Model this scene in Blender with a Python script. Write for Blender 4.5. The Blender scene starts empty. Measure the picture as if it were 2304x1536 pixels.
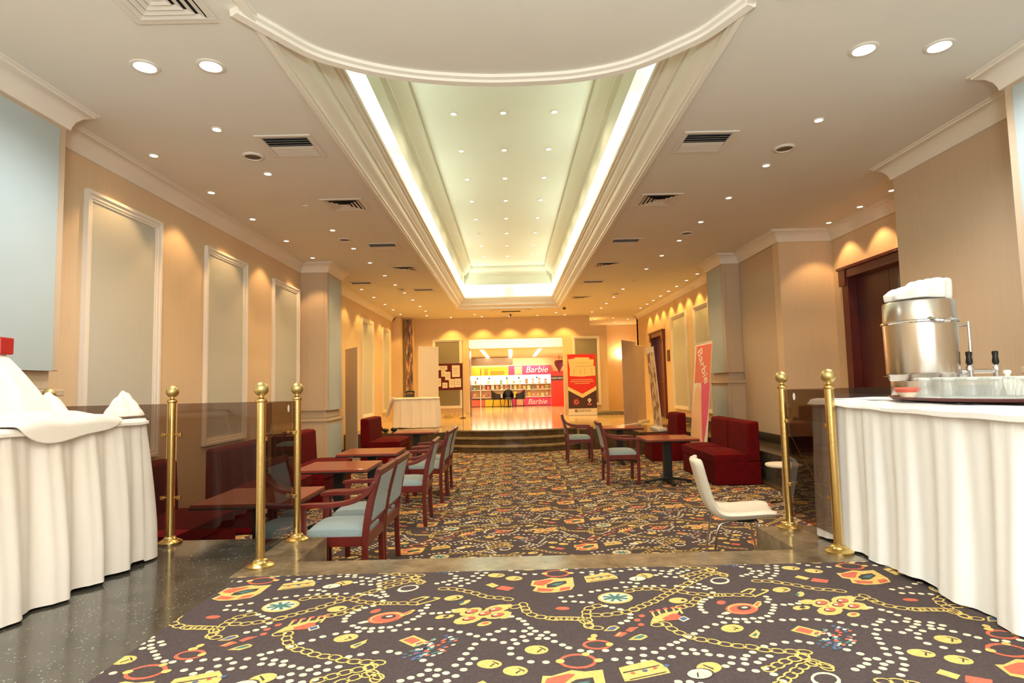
import bpy, math, random, json
from mathutils import Vector, Matrix
random.seed(7)
PI = math.pi
SC = bpy.context.scene
COL = SC.collection

# ------------------------------------------------------------------ camera
cd = bpy.data.cameras.new('camera'); cam = bpy.data.objects.new('camera', cd); COL.objects.link(cam)
cd.sensor_width = 36.0; cd.lens = 36.0 * 1330 / 2304; cd.clip_start = 0.05; cd.clip_end = 200
v = Vector((-2 / 1330, -99 / 1330, -1)).normalized()
rl = math.radians(1.35)
x = Vector((math.cos(rl), math.sin(rl), 0)); x = (x - v * x.dot(v)).normalized()
z = x.cross(v).normalized()
cam.matrix_world = Matrix.Translation((0, 0, 1.0)) @ Matrix((x, v, z)).to_4x4()
SC.camera = cam

# ------------------------------------------------------------------ world, exposure
SC.view_settings.view_transform = 'Standard'; SC.view_settings.look = 'None'
SC.view_settings.exposure = 0.70; SC.view_settings.gamma = 1.0; SC.view_settings.use_curve_mapping = False
w = bpy.data.worlds.new('world'); SC.world = w; w.use_nodes = True
w.node_tree.nodes['Background'].inputs[0].default_value = (1.0, 0.85, 0.7, 1)
w.node_tree.nodes['Background'].inputs[1].default_value = 0.15
WARM = (1.0, 0.60, 0.26); COOL = (0.93, 0.97, 1.0); TUBE = (0.80, 1.0, 0.90)

def area(name, loc, sx, sy, power, color, rot=(0, 0, 0), spread=PI):
    l = bpy.data.lights.new(name, 'AREA'); l.shape = 'RECTANGLE'; l.size = sx; l.size_y = sy
    l.energy = power; l.color = color; l.spread = spread
    o = bpy.data.objects.new(name, l); o.location = loc; o.rotation_euler = rot; COL.objects.link(o)
    return o
# two unseen area lights added behind the camera to fill the near room
area('rear_fill_light', (0, -3.45, 1.75), 6.0, 2.4, 125, (1.0, 0.99, 0.97), (PI / 2, 0, 0))
area('overhead_fill_light', (0.2, -0.9, 3.2), 2.6, 1.4, 75, (1.0, 0.98, 0.95))
area('bounced_flash', (0, -0.9, 1.35), .5, .5, 195, (0.78, 0.96, 0.98), (math.radians(180), 0, 0))
K_SPOT = 1.75; FARC = (1.0, 0.60, 0.14)

# ------------------------------------------------------------------ materials
def lin(c):
    return tuple(((u / 255) / 12.92 if u <= 10 else (((u / 255) + .055) / 1.055) ** 2.4) for u in c)
def mat(name, rgb, rough=.6, metal=0, noise=0, nscale=8, bump=0, bscale=60, stretch=None, spec=.5, coat=0, sheen=0):
    m = bpy.data.materials.new(name); m.use_nodes = True; nt = m.node_tree; b = nt.nodes['Principled BSDF']
    c = lin(rgb); b.inputs['Base Color'].default_value = (*c, 1)
    b.inputs['Roughness'].default_value = rough; b.inputs['Metallic'].default_value = metal
    b.inputs['Specular IOR Level'].default_value = spec
    b.inputs['Coat Weight'].default_value = coat
    if sheen: b.inputs['Sheen Weight'].default_value = sheen
    if noise or bump:
        tc = nt.nodes.new('ShaderNodeTexCoord'); mp = nt.nodes.new('ShaderNodeMapping')
        nt.links.new(tc.outputs['Object'], mp.inputs[0])
        if stretch: mp.inputs['Scale'].default_value = stretch
    if noise:
        n = nt.nodes.new('ShaderNodeTexNoise'); n.inputs['Scale'].default_value = nscale; n.inputs['Detail'].default_value = 4
        nt.links.new(mp.outputs[0], n.inputs['Vector'])
        r = nt.nodes.new('ShaderNodeValToRGB'); nt.links.new(n.outputs[0], r.inputs[0])
        r.color_ramp.elements[0].position = .3; r.color_ramp.elements[1].position = .7
        r.color_ramp.elements[0].color = (*[k * (1 - noise) for k in c], 1); r.color_ramp.elements[1].color = (*[min(1, k * (1 + noise)) for k in c], 1)
        nt.links.new(r.outputs[0], b.inputs['Base Color'])
    if bump:
        n = nt.nodes.new('ShaderNodeTexNoise'); n.inputs['Scale'].default_value = bscale; n.inputs['Detail'].default_value = 3
        nt.links.new(mp.outputs[0], n.inputs['Vector'])
        bp = nt.nodes.new('ShaderNodeBump'); bp.inputs['Strength'].default_value = bump; bp.inputs['Distance'].default_value = .01
        nt.links.new(n.outputs[0], bp.inputs['Height']); nt.links.new(bp.outputs[0], b.inputs['Normal'])
    return m
def emit(name, col, s):
    m = bpy.data.materials.new(name); m.use_nodes = True; nt = m.node_tree; b = nt.nodes['Principled BSDF']
    b.inputs['Base Color'].default_value = (*col, 1)
    b.inputs['Emission Color'].default_value = (*col, 1); b.inputs['Emission Strength'].default_value = s
    return m
M = {}
M['ceil'] = mat('ceiling_paint', (229, 224, 213), .85, noise=.015, nscale=2)
M['trim'] = mat('plaster_trim', (236, 228, 214), .6)
M['wall'] = mat('beige_wallpaper', (222, 196, 160), .75, noise=.03, nscale=9, stretch=(9, 9, .25), bump=.08, bscale=90)
M['wallbrown'] = mat('tan_wallpaper', (202, 180, 152), .75, noise=.03, nscale=9, stretch=(9, 9, .25))
M['panel'] = mat('grey_green_panel', (198, 197, 184), .6, noise=.02, nscale=10, stretch=(8, 8, .2), spec=.6)
M['panel_unlit'] = mat('unlit_grey_panel', (138, 130, 108), .6, noise=.03, nscale=10)  # darker copy of the wall panel; its unlit look is put into the colour
M['bluepanel'] = mat('pale_blue_panel', (178, 190, 190), .55, noise=.02, nscale=3)
M['frame'] = mat('white_moulding', (238, 230, 218), .5)
M['coffer'] = mat('coffer_paint', (232, 232, 216), .8)
def granite(name, base, fleck, rough, sc=38, amt=.66):
    m = bpy.data.materials.new(name); m.use_nodes = True; nt = m.node_tree; b = nt.nodes['Principled BSDF']
    tc = nt.nodes.new('ShaderNodeTexCoord')
    vo = nt.nodes.new('ShaderNodeTexVoronoi'); vo.inputs['Scale'].default_value = sc; nt.links.new(tc.outputs['Object'], vo.inputs['Vector'])
    r = nt.nodes.new('ShaderNodeValToRGB'); r.color_ramp.elements[0].position = .08; r.color_ramp.elements[1].position = .22
    r.color_ramp.elements[0].color = (*lin(fleck), 1); r.color_ramp.elements[1].color = (0, 0, 0, 1)
    nt.links.new(vo.outputs['Distance'], r.inputs[0])
    n = nt.nodes.new('ShaderNodeTexNoise'); n.inputs['Scale'].default_value = 5; n.inputs['Detail'].default_value = 8; n.inputs['Roughness'].default_value = .7
    nt.links.new(tc.outputs['Object'], n.inputs['Vector'])
    n2 = nt.nodes.new('ShaderNodeTexNoise'); n2.inputs['Scale'].default_value = 9; nt.links.new(tc.outputs['Object'], n2.inputs['Vector'])
    r3 = nt.nodes.new('ShaderNodeValToRGB'); r3.color_ramp.elements[0].position = .44; r3.color_ramp.elements[1].position = .54
    nt.links.new(n2.outputs[0], r3.inputs[0])
    r2 = nt.nodes.new('ShaderNodeValToRGB'); c = lin(base)
    r2.color_ramp.elements[0].position = .35; r2.color_ramp.elements[1].position = .7
    r2.color_ramp.elements[0].color = (*[k * .6 for k in c], 1); r2.color_ramp.elements[1].color = (*[k * 1.5 for k in c], 1)
    nt.links.new(n.outputs[0], r2.inputs[0])
    mx = nt.nodes.new('ShaderNodeMix'); mx.data_type = 'RGBA'; mx.blend_type = 'ADD'; 
    mu = nt.nodes.new('ShaderNodeMix'); mu.data_type = 'RGBA'; mu.blend_type = 'MULTIPLY'; mu.inputs[0].default_value = 1
    nt.links.new(r.outputs[0], mu.inputs[6]); nt.links.new(r3.outputs[0], mu.inputs[7])
    mx.inputs[0].default_value = amt
    nt.links.new(r2.outputs[0], mx.inputs[6]); nt.links.new(mu.outputs[2], mx.inputs[7]); nt.links.new(mx.outputs[2], b.inputs['Base Color'])
    b.inputs['Roughness'].default_value = rough; b.inputs['Specular IOR Level'].default_value = .6
    return m
M['granite'] = granite('speckled_dark_granite', (74, 70, 60), (190, 196, 190), .14, 55, .8)
M['marble'] = granite('brown_marble', (132, 115, 90), (150, 140, 110), .16, 12, .2)
M['darkmarble'] = granite('dark_brown_marble', (92, 74, 52), (120, 110, 84), .14, 10, .25)
M['step_tread'] = granite('step_tread_marble', (150, 126, 88), (170, 150, 110), .35, 10, .2)
M['cream_tile'] = granite('polished_cream_tile', (216, 186, 132), (235, 220, 180), .12, 4, .1)
M['brass'] = mat('polished_brass', (222, 192, 124), .24, 1, bump=.05, bscale=40)
M['ballbrass'] = mat('dull_brass', (206, 186, 124), .4, 1)
M['white_cloth'] = mat('white_cloth', (246, 246, 244), .85, bump=.15, bscale=160, sheen=.2)
M['cream_cloth'] = mat('cream_satin', (240, 228, 214), .7, bump=.1, bscale=120, sheen=.2)
M['red_velvet'] = mat('red_velvet', (96, 7, 11), .9, noise=.2, nscale=10, bump=.1, bscale=200, spec=.15)
M['redwood'] = mat('mahogany_stained_wood', (106, 30, 20), .35, noise=.18, nscale=6, stretch=(1, 1, .2), coat=.1)
M['doorwood'] = mat('dark_red_door_wood', (84, 26, 14), .35, noise=.2, nscale=4, stretch=(4, 4, .3), coat=.2)
M['doorframe'] = mat('door_frame_wood', (98, 32, 18), .3, noise=.15, nscale=4, coat=.3)
M['blue_fabric'] = mat('grey_blue_upholstery', (146, 162, 162), .85, bump=.15, bscale=220, sheen=.15)
M['tabletop'] = mat('red_brown_laminate', (148, 66, 48), .28, noise=.1, nscale=5, stretch=(1, 6, 1), coat=.2)
M['black'] = mat('black_metal', (22, 20, 20), .45)
M['blackplastic'] = mat('black_plastic', (18, 17, 18), .3)
M['darkhole'] = mat('dark_recess', (14, 12, 12), .9)
M['offwhite'] = mat('off_white_vinyl', (232, 224, 204), .5, bump=.05, bscale=30)
M['chrome'] = mat('chrome', (220, 220, 222), .12, 1)
M['steel'] = mat('brushed_steel', (206, 198, 188), .24, 1, bump=.03, bscale=20, stretch=(30, 30, .4))
M['alu'] = mat('white_aluminium', (226, 218, 206), .5)
M['speaker'] = mat('brown_speaker_mesh', (110, 88, 72), .8)
M['redbox'] = mat('red_plastic', (176, 28, 30), .35)
M['burgundy'] = mat('burgundy_felt', (96, 20, 30), .8)
M['paper'] = mat('white_paper', (236, 224, 200), .8)
M['ink'] = mat('grey_ink', (110, 100, 90), .8)
M['banner_back'] = mat('beige_banner_vinyl', (196, 168, 150), .6, noise=.06, nscale=3)
M['banner_white'] = mat('white_banner_vinyl', (238, 222, 196), .6)
M['banner_red'] = mat('banner_red', (222, 44, 30), .5)
M['banner_brown'] = mat('banner_dark_brown', (74, 40, 32), .5)
M['banner_cream'] = mat('banner_cream', (250, 216, 150), .5)
M['pink'] = mat('hot_pink_print', (226, 70, 120), .5)
M['coralp'] = mat('coral_print', (228, 112, 88), .5)
M['peach'] = mat('peach_print', (240, 188, 140), .5)
M['yellow'] = mat('yellow_print', (250, 214, 60), .5)
M['orange'] = mat('orange_print', (244, 150, 50), .5)
M['green'] = mat('green_print', (150, 170, 50), .5)
M['teal'] = mat('teal_print', (60, 130, 140), .5)
M['white'] = mat('white_paint', (244, 240, 232), .5)
M['greybeam'] = mat('grey_beam_paint', (140, 120, 96), .7)
M['stone'] = mat('grey_stone', (120, 108, 90), .8, noise=.25, nscale=14, bump=.5, bscale=20)
M['shopwall'] = mat('warm_shop_wall', (246, 214, 160), .7)
M['lens_warm'] = emit('warm_lamp_lens', (1, .86, .62), 7)
M['lens_cool'] = emit('cool_lamp_lens', (.97, 1, 1), 9)
M['lens_led'] = emit('led_strip', (1, .95, .85), 6)
M['shelf_glow'] = emit('backlit_shelf_panel', (1, .95, .86), 1.6)
def carpetmat(name, rgb):
    return mat(name, rgb, .95, noise=.16, nscale=90, bump=.25, bscale=260, spec=.1)
CARM = [carpetmat('carpet_dark', (87, 75, 74)), carpetmat('carpet_cream', (240, 224, 190)), carpetmat('carpet_yellow', (230, 196, 116)),
        carpetmat('carpet_coral', (214, 112, 88)), carpetmat('carpet_blue', (96, 112, 146)), carpetmat('carpet_teal', (88, 128, 122))]
def glassmat(name, tint, refl=.9, thin_ior=1.5, milk=0):
    m = bpy.data.materials.new(name); m.use_nodes = True; nt = m.node_tree; nt.nodes.clear()
    out = nt.nodes.new('ShaderNodeOutputMaterial'); mx = nt.nodes.new('ShaderNodeMixShader')
    tr = nt.nodes.new('ShaderNodeBsdfTransparent'); tr.inputs[0].default_value = (*tint, 1)
    gl = nt.nodes.new('ShaderNodeBsdfGlossy'); gl.inputs['Roughness'].default_value = .02; gl.inputs[0].default_value = (refl, refl, refl, 1)
    fr = nt.nodes.new('ShaderNodeFresnel'); fr.inputs[0].default_value = thin_ior
    ge = nt.nodes.new('ShaderNodeNewGeometry'); sb = nt.nodes.new('ShaderNodeMath'); sb.operation = 'SUBTRACT'; sb.inputs[0].default_value = 1; nt.links.new(ge.outputs['Backfacing'], sb.inputs[1])
    mu = nt.nodes.new('ShaderNodeMath'); mu.operation = 'MULTIPLY'; nt.links.new(fr.outputs[0], mu.inputs[0]); nt.links.new(sb.outputs[0], mu.inputs[1])
    nt.links.new(mu.outputs[0], mx.inputs[0]); nt.links.new(tr.outputs[0], mx.inputs[1]); nt.links.new(gl.outputs[0], mx.inputs[2])
    if milk:
        df = nt.nodes.new('ShaderNodeBsdfDiffuse'); df.inputs[0].default_value = (.95, .97, .95, 1); m2 = nt.nodes.new('ShaderNodeMixShader'); m2.inputs[0].default_value = milk
        nt.links.new(mx.outputs[0], m2.inputs[1]); nt.links.new(df.outputs[0], m2.inputs[2]); nt.links.new(m2.outputs[0], out.inputs[0])
    else: nt.links.new(mx.outputs[0], out.inputs[0])
    return m
M['smoke'] = glassmat('smoked_glass', (.60, .53, .48))
M['clear'] = glassmat('clear_glass', (.97, .98, .97), 1, 1.5, .10)
M['milk'] = glassmat('painted_glass_glint', (.95, .97, .95), 1, 1.6, .45)  # diffuse white on rim and base, painted in place of glass highlights
M['mirror'] = mat('dark_mirror', (150, 140, 128), .06, 1)

# ------------------------------------------------------------------ mesh helpers
class MB:
    def __init__(s): s.v = []; s.f = []; s.m = []
    def add(s, vs, fs, mi=0):
        k = len(s.v); s.v += [tuple(p) for p in vs]; s.f += [tuple(i + k for i in f) for f in fs]; s.m += [mi] * len(fs); return s
    def box(s, x0, x1, y0, y1, z0, z1, mi=0):
        vs = [(a, b, c) for c in (z0, z1) for b in (y0, y1) for a in (x0, x1)]
        return s.add(vs, [(0, 2, 3, 1), (4, 5, 7, 6), (0, 1, 5, 4), (2, 6, 7, 3), (0, 4, 6, 2), (1, 3, 7, 5)], mi)
    def prism(s, poly, z0, z1, mi=0):
        n = len(poly); vs = [(p[0], p[1], z0) for p in poly] + [(p[0], p[1], z1) for p in poly]
        fs = [tuple(range(n - 1, -1, -1)), tuple(range(n, 2 * n))] + [(i, (i + 1) % n, n + (i + 1) % n, n + i) for i in range(n)]
        return s.add(vs, fs, mi)
    def prism_xz(s, poly, y0, y1, mi=0):
        n = len(poly); vs = [(p[0], y0, p[1]) for p in poly] + [(p[0], y1, p[1]) for p in poly]
        fs = [tuple(range(n)), tuple(range(2 * n - 1, n - 1, -1))] + [(i, n + i, n + (i + 1) % n, (i + 1) % n) for i in range(n)]
        return s.add(vs, fs, mi)
    def prism_yz(s, poly, x0, x1, mi=0):
        n = len(poly); vs = [(x0, p[0], p[1]) for p in poly] + [(x1, p[0], p[1]) for p in poly]
        fs = [tuple(range(n - 1, -1, -1)), tuple(range(n, 2 * n))] + [(i, (i + 1) % n, n + (i + 1) % n, n + i) for i in range(n)]
        return s.add(vs, fs, mi)
    def lathe(s, prof, n=24, c=(0, 0, 0), mi=0, cap=True):
        vs = []; fs = []
        for r, zz in prof:
            for k in range(n):
                a = 2 * PI * k / n; vs.append((c[0] + r * math.cos(a), c[1] + r * math.sin(a), c[2] + zz))
        for j in range(len(prof) - 1):
            for k in range(n):
                q = (k + 1) % n; fs.append((j * n + k, j * n + q, (j + 1) * n + q, (j + 1) * n + k))
        if cap:
            fs.append(tuple(range(n - 1, -1, -1))); fs.append(tuple(range((len(prof) - 1) * n, len(prof) * n)))
        return s.add(vs, fs, mi)
    def tube(s, pts, r, n=8, mi=0):
        P = [Vector(p) for p in pts]; vs = []; fs = []; up = None
        for i, p in enumerate(P):
            t = (P[min(i + 1, len(P) - 1)] - P[max(i - 1, 0)]).normalized()
            if up is None: up = Vector((0, 0, 1)) if abs(t.z) < .9 else Vector((1, 0, 0))
            a = (up - t * up.dot(t)).normalized(); b = t.cross(a); up = a
            rr = r[i] if isinstance(r, (list, tuple)) else r
            for k in range(n):
                g = 2 * PI * k / n; vs.append(p + a * rr * math.cos(g) + b * rr * math.sin(g))
        for j in range(len(P) - 1):
            for k in range(n):
                q = (k + 1) % n; fs.append((j * n + k, j * n + q, (j + 1) * n + q, (j + 1) * n + k))
        fs.append(tuple(range(n - 1, -1, -1))); fs.append(tuple(range((len(P) - 1) * n, len(P) * n)))
        return s.add(vs, fs, mi)
    def bar_xz(s, path, th, y0, y1, mi=0):
        """bar following a path of (x,z), thickness th in the xz plane, from y0 to y1"""
        P = [Vector((p[0], p[1])) for p in path]; L = []; R = []
        for i, p in enumerate(P):
            t = (P[min(i + 1, len(P) - 1)] - P[max(i - 1, 0)]).normalized(); n = Vector((-t.y, t.x))
            h = (th[i] if isinstance(th, (list, tuple)) else th) / 2
            L.append(p + n * h); R.append(p - n * h)
        vs = []; fs = []
        for a, b in zip(L, R): vs += [(a.x, y0, a.y), (a.x, y1, a.y), (b.x, y1, b.y), (b.x, y0, b.y)]
        for i in range(len(P) - 1):
            k = 4 * i
            for j in range(4): fs.append((k + j, k + (j + 1) % 4, k + 4 + (j + 1) % 4, k + 4 + j))
        fs.append((3, 2, 1, 0)); k = 4 * (len(P) - 1); fs.append((k, k + 1, k + 2, k + 3))
        return s.add(vs, fs, mi)
    def sphere(s, c, r, n=16, m=10, mi=0, sc=(1, 1, 1)):
        prof = [(max(1e-4, r * math.sin(PI * j / m)), -r * math.cos(PI * j / m)) for j in range(m + 1)]
        k = len(s.v); s.lathe(prof, n, (0, 0, 0), mi)
        for i in range(k, len(s.v)):
            p = s.v[i]; s.v[i] = (c[0] + p[0] * sc[0], c[1] + p[1] * sc[1], c[2] + p[2] * sc[2])
        return s
    def build(s, name, mats, parent=None, smooth=False, bevel=0, loc=None, rz=0, fixn=True):
        me = bpy.data.meshes.new(name); me.from_pydata(s.v, [], s.f)
        if not isinstance(mats, (list, tuple)): mats = [mats]
        for q in mats: me.materials.append(M[q] if isinstance(q, str) else q)
        me.polygons.foreach_set('material_index', s.m)
        if fixn:
            import bmesh
            bm = bmesh.new(); bm.from_mesh(me); bmesh.ops.recalc_face_normals(bm, faces=bm.faces[:]); bm.to_mesh(me); bm.free()
        if smooth:
            me.polygons.foreach_set('use_smooth', [True] * len(me.polygons))
            try: me.set_sharp_from_angle(angle=math.radians(smooth if smooth is not True else 40))
            except Exception: pass
        me.update()
        o = bpy.data.objects.new(name, me); COL.objects.link(o)
        if parent: o.parent = parent
        if loc: o.location = loc
        o.rotation_euler.z = rz
        if bevel:
            b = o.modifiers.new('bevel', 'BEVEL'); b.width = bevel; b.segments = 2; b.limit_method = 'ANGLE'; b.angle_limit = math.radians(35)
        return o
def tag(o, label=None, cat=None, group=None, kind=None):
    if label: o['label'] = label
    if cat: o['category'] = cat
    if group: o['group'] = group
    if kind: o['kind'] = kind
    return o
def T(name, label, cat, loc=(0, 0, 0), rz=0, group=None):
    o = bpy.data.objects.new(name, None); COL.objects.link(o); o.empty_display_size = .1
    o.location = loc; o.rotation_euler = (0, 0, rz); return tag(o, label, cat, group)
def ST(o, label=None): o['kind'] = 'structure'; tag(o, label); return o
def copy_tree(o, parent=None, label=None, **kw):
    c = o.copy(); COL.objects.link(c)
    if parent: c.parent = parent
    if label: c['label'] = label
    for k, q in kw.items(): setattr(c, k, q)
    for ch in list(o.children): copy_tree(ch, c)
    return c
def spline(pts, n=6):
    P = [Vector(tuple(p) + (0,) * (3 - len(p))) for p in pts]; D_ = len(pts[0]); out = []
    for i in range(len(P) - 1):
        a = P[max(i - 1, 0)]; b = P[i]; c = P[i + 1]; d = P[min(i + 2, len(P) - 1)]
        for k in range(n):
            t = k / n
            out.append(tuple(.5 * ((2 * b) + (c - a) * t + (2 * a - 5 * b + 4 * c - d) * t * t + (3 * b - a - 3 * c + d) * t ** 3)))
    out.append(tuple(P[-1])); return [q[:D_] for q in out]
def text(s, size, loc, rot, mt, parent, name='lettering', ext=.001, shear=0, align='CENTER', spacing=1):
    c = bpy.data.curves.new(name, 'FONT'); c.body = s; c.size = size; c.extrude = ext; c.shear = shear; c.align_x = align; c.align_y = 'CENTER'; c.space_character = spacing
    c.materials.append(M[mt]); o = bpy.data.objects.new(name, c); COL.objects.link(o); o.location = loc; o.rotation_euler = rot
    if parent: o.parent = parent
    return o
ORD = ['nearest', 'second', 'third', 'fourth', 'fifth', 'sixth', 'seventh', 'eighth', 'ninth', 'tenth', 'eleventh', 'twelfth', 'thirteenth']

# ================================================================== THE ROOM
CZ = 3.26          # main ceiling
LF = -0.45         # sunken lounge floor
# --- granite floor, upper near level
b = MB()
b.prism([(-3.72, -3.5), (-1.5, -3.5), (-1.5, 3.28), (-1.55, 3.28), (-1.55, 4.12), (-3.72, 4.12)], LF - .3, 0)
b.prism([(-1.5, -3.5), (1.97, -3.5), (1.97, 3.28), (-1.5, 3.28)], LF - .3, -.006)
b.prism([(1.97, -3.5), (4.95, -3.5), (4.95, 8.9), (3.5, 8.9), (3.5, 4.12), (1.92, 4.12), (1.92, 3.28), (1.97, 3.28)], LF - .3, 0)
ST(b.build('floor', 'granite'), 'polished dark speckled granite floor')
b = MB()   # marble kerb round the sunken lounge
b.prism([(-1.55, 3.28), (1.92, 3.28), (1.92, 3.55), (-1.55, 3.55)], LF - .3, .001)
b.prism([(-1.55, 3.55), (-1.28, 3.55), (-1.28, 4.12), (-1.55, 4.12)], LF - .3, .001)
b.prism([(1.65, 3.55), (1.92, 3.55), (1.92, 4.12), (1.65, 4.12)], LF - .3, .001)
ST(b.build('trim_1', 'marble'), 'brown marble kerb around the sunken lounge')
b = MB(); b.prism([(-3.72, 3.4), (5.0, 3.4), (5.0, 14.5), (-3.72, 14.5)], LF - .3, LF)
b.box(-1.6, 1.7, 3.3, 3.5, LF - .3, LF)
ST(b.build('floor', 'darkmarble'), 'sunken lounge sub-floor')
# --- right side walkway
b = MB(); b.prism([(3.5, 8.9), (4.3, 8.9), (4.3, 14.0), (2.55, 14.0), (2.55, 12.0), (3.5, 12.0)], LF, 0)
b.box(3.44, 3.5, 4.12, 12.0, LF, LF + .06)
ST(b.build('floor', 'darkmarble'), 'raised dark marble walkway along the right wall')
# --- raised far platform, polished cream tiles
def arc_y(X, y0): return y0 + .2 * min(abs(X), 1.5) ** 2
b = MB()
front = [(X, arc_y(X, 13.45)) for X in [-1.5 + .2 * k for k in range(16)]]
b.prism([(-3.72, 13.3), (-1.5, 13.3)] + front + [(1.5, 13.3), (2.55, 13.3), (2.55, 14.0), (4.3, 14.0), (4.3, 19.5), (5.2, 19.5), (5.2, 23), (3.0, 23), (3.0, 30), (-3.0, 30), (-3.0, 19.5), (-3.72, 19.5)], LF, -.002)
ST(b.build('floor', 'cream_tile'), 'polished cream tiled floor of the raised far hall')
b = MB(); b.prism([(-3.72, 13.18), (-1.5, 13.18), (-1.5, 13.3), (-3.72, 13.3)], LF, 0); b.prism([(1.5, 13.18), (2.55, 13.18), (2.55, 13.3), (1.5, 13.3)], LF, 0)
b.box(-3.72, -2.35, 13.3, 14.3, -.1, .002)
ST(b.build('trim_2', 'darkmarble'), 'dark marble edge of the raised far hall')
for k, (yy, zt) in enumerate([(13.43, 0.0), (13.14, -.15), (12.86, -.30)]):
    b = MB(); pf = [(X, arc_y(X, yy) ) for X in [-1.5 + .1 * q for q in range(31)]]
    pr = [(X, arc_y(X, 13.46)) for X in [1.5 - .1 * q for q in range(31)]]
    b.prism(pf + pr, zt - .15, zt - .03, 1)
    pn = [(X, Y - .025) for X, Y in pf]
    b.prism(pn + pr, zt - .03, zt + .001)
    ST(b.build('trim_%d' % (3 + k), ['step_tread', 'darkmarble']), ['top', 'middle', 'bottom'][k] + ' curved dark marble step up to the far hall')

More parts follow.
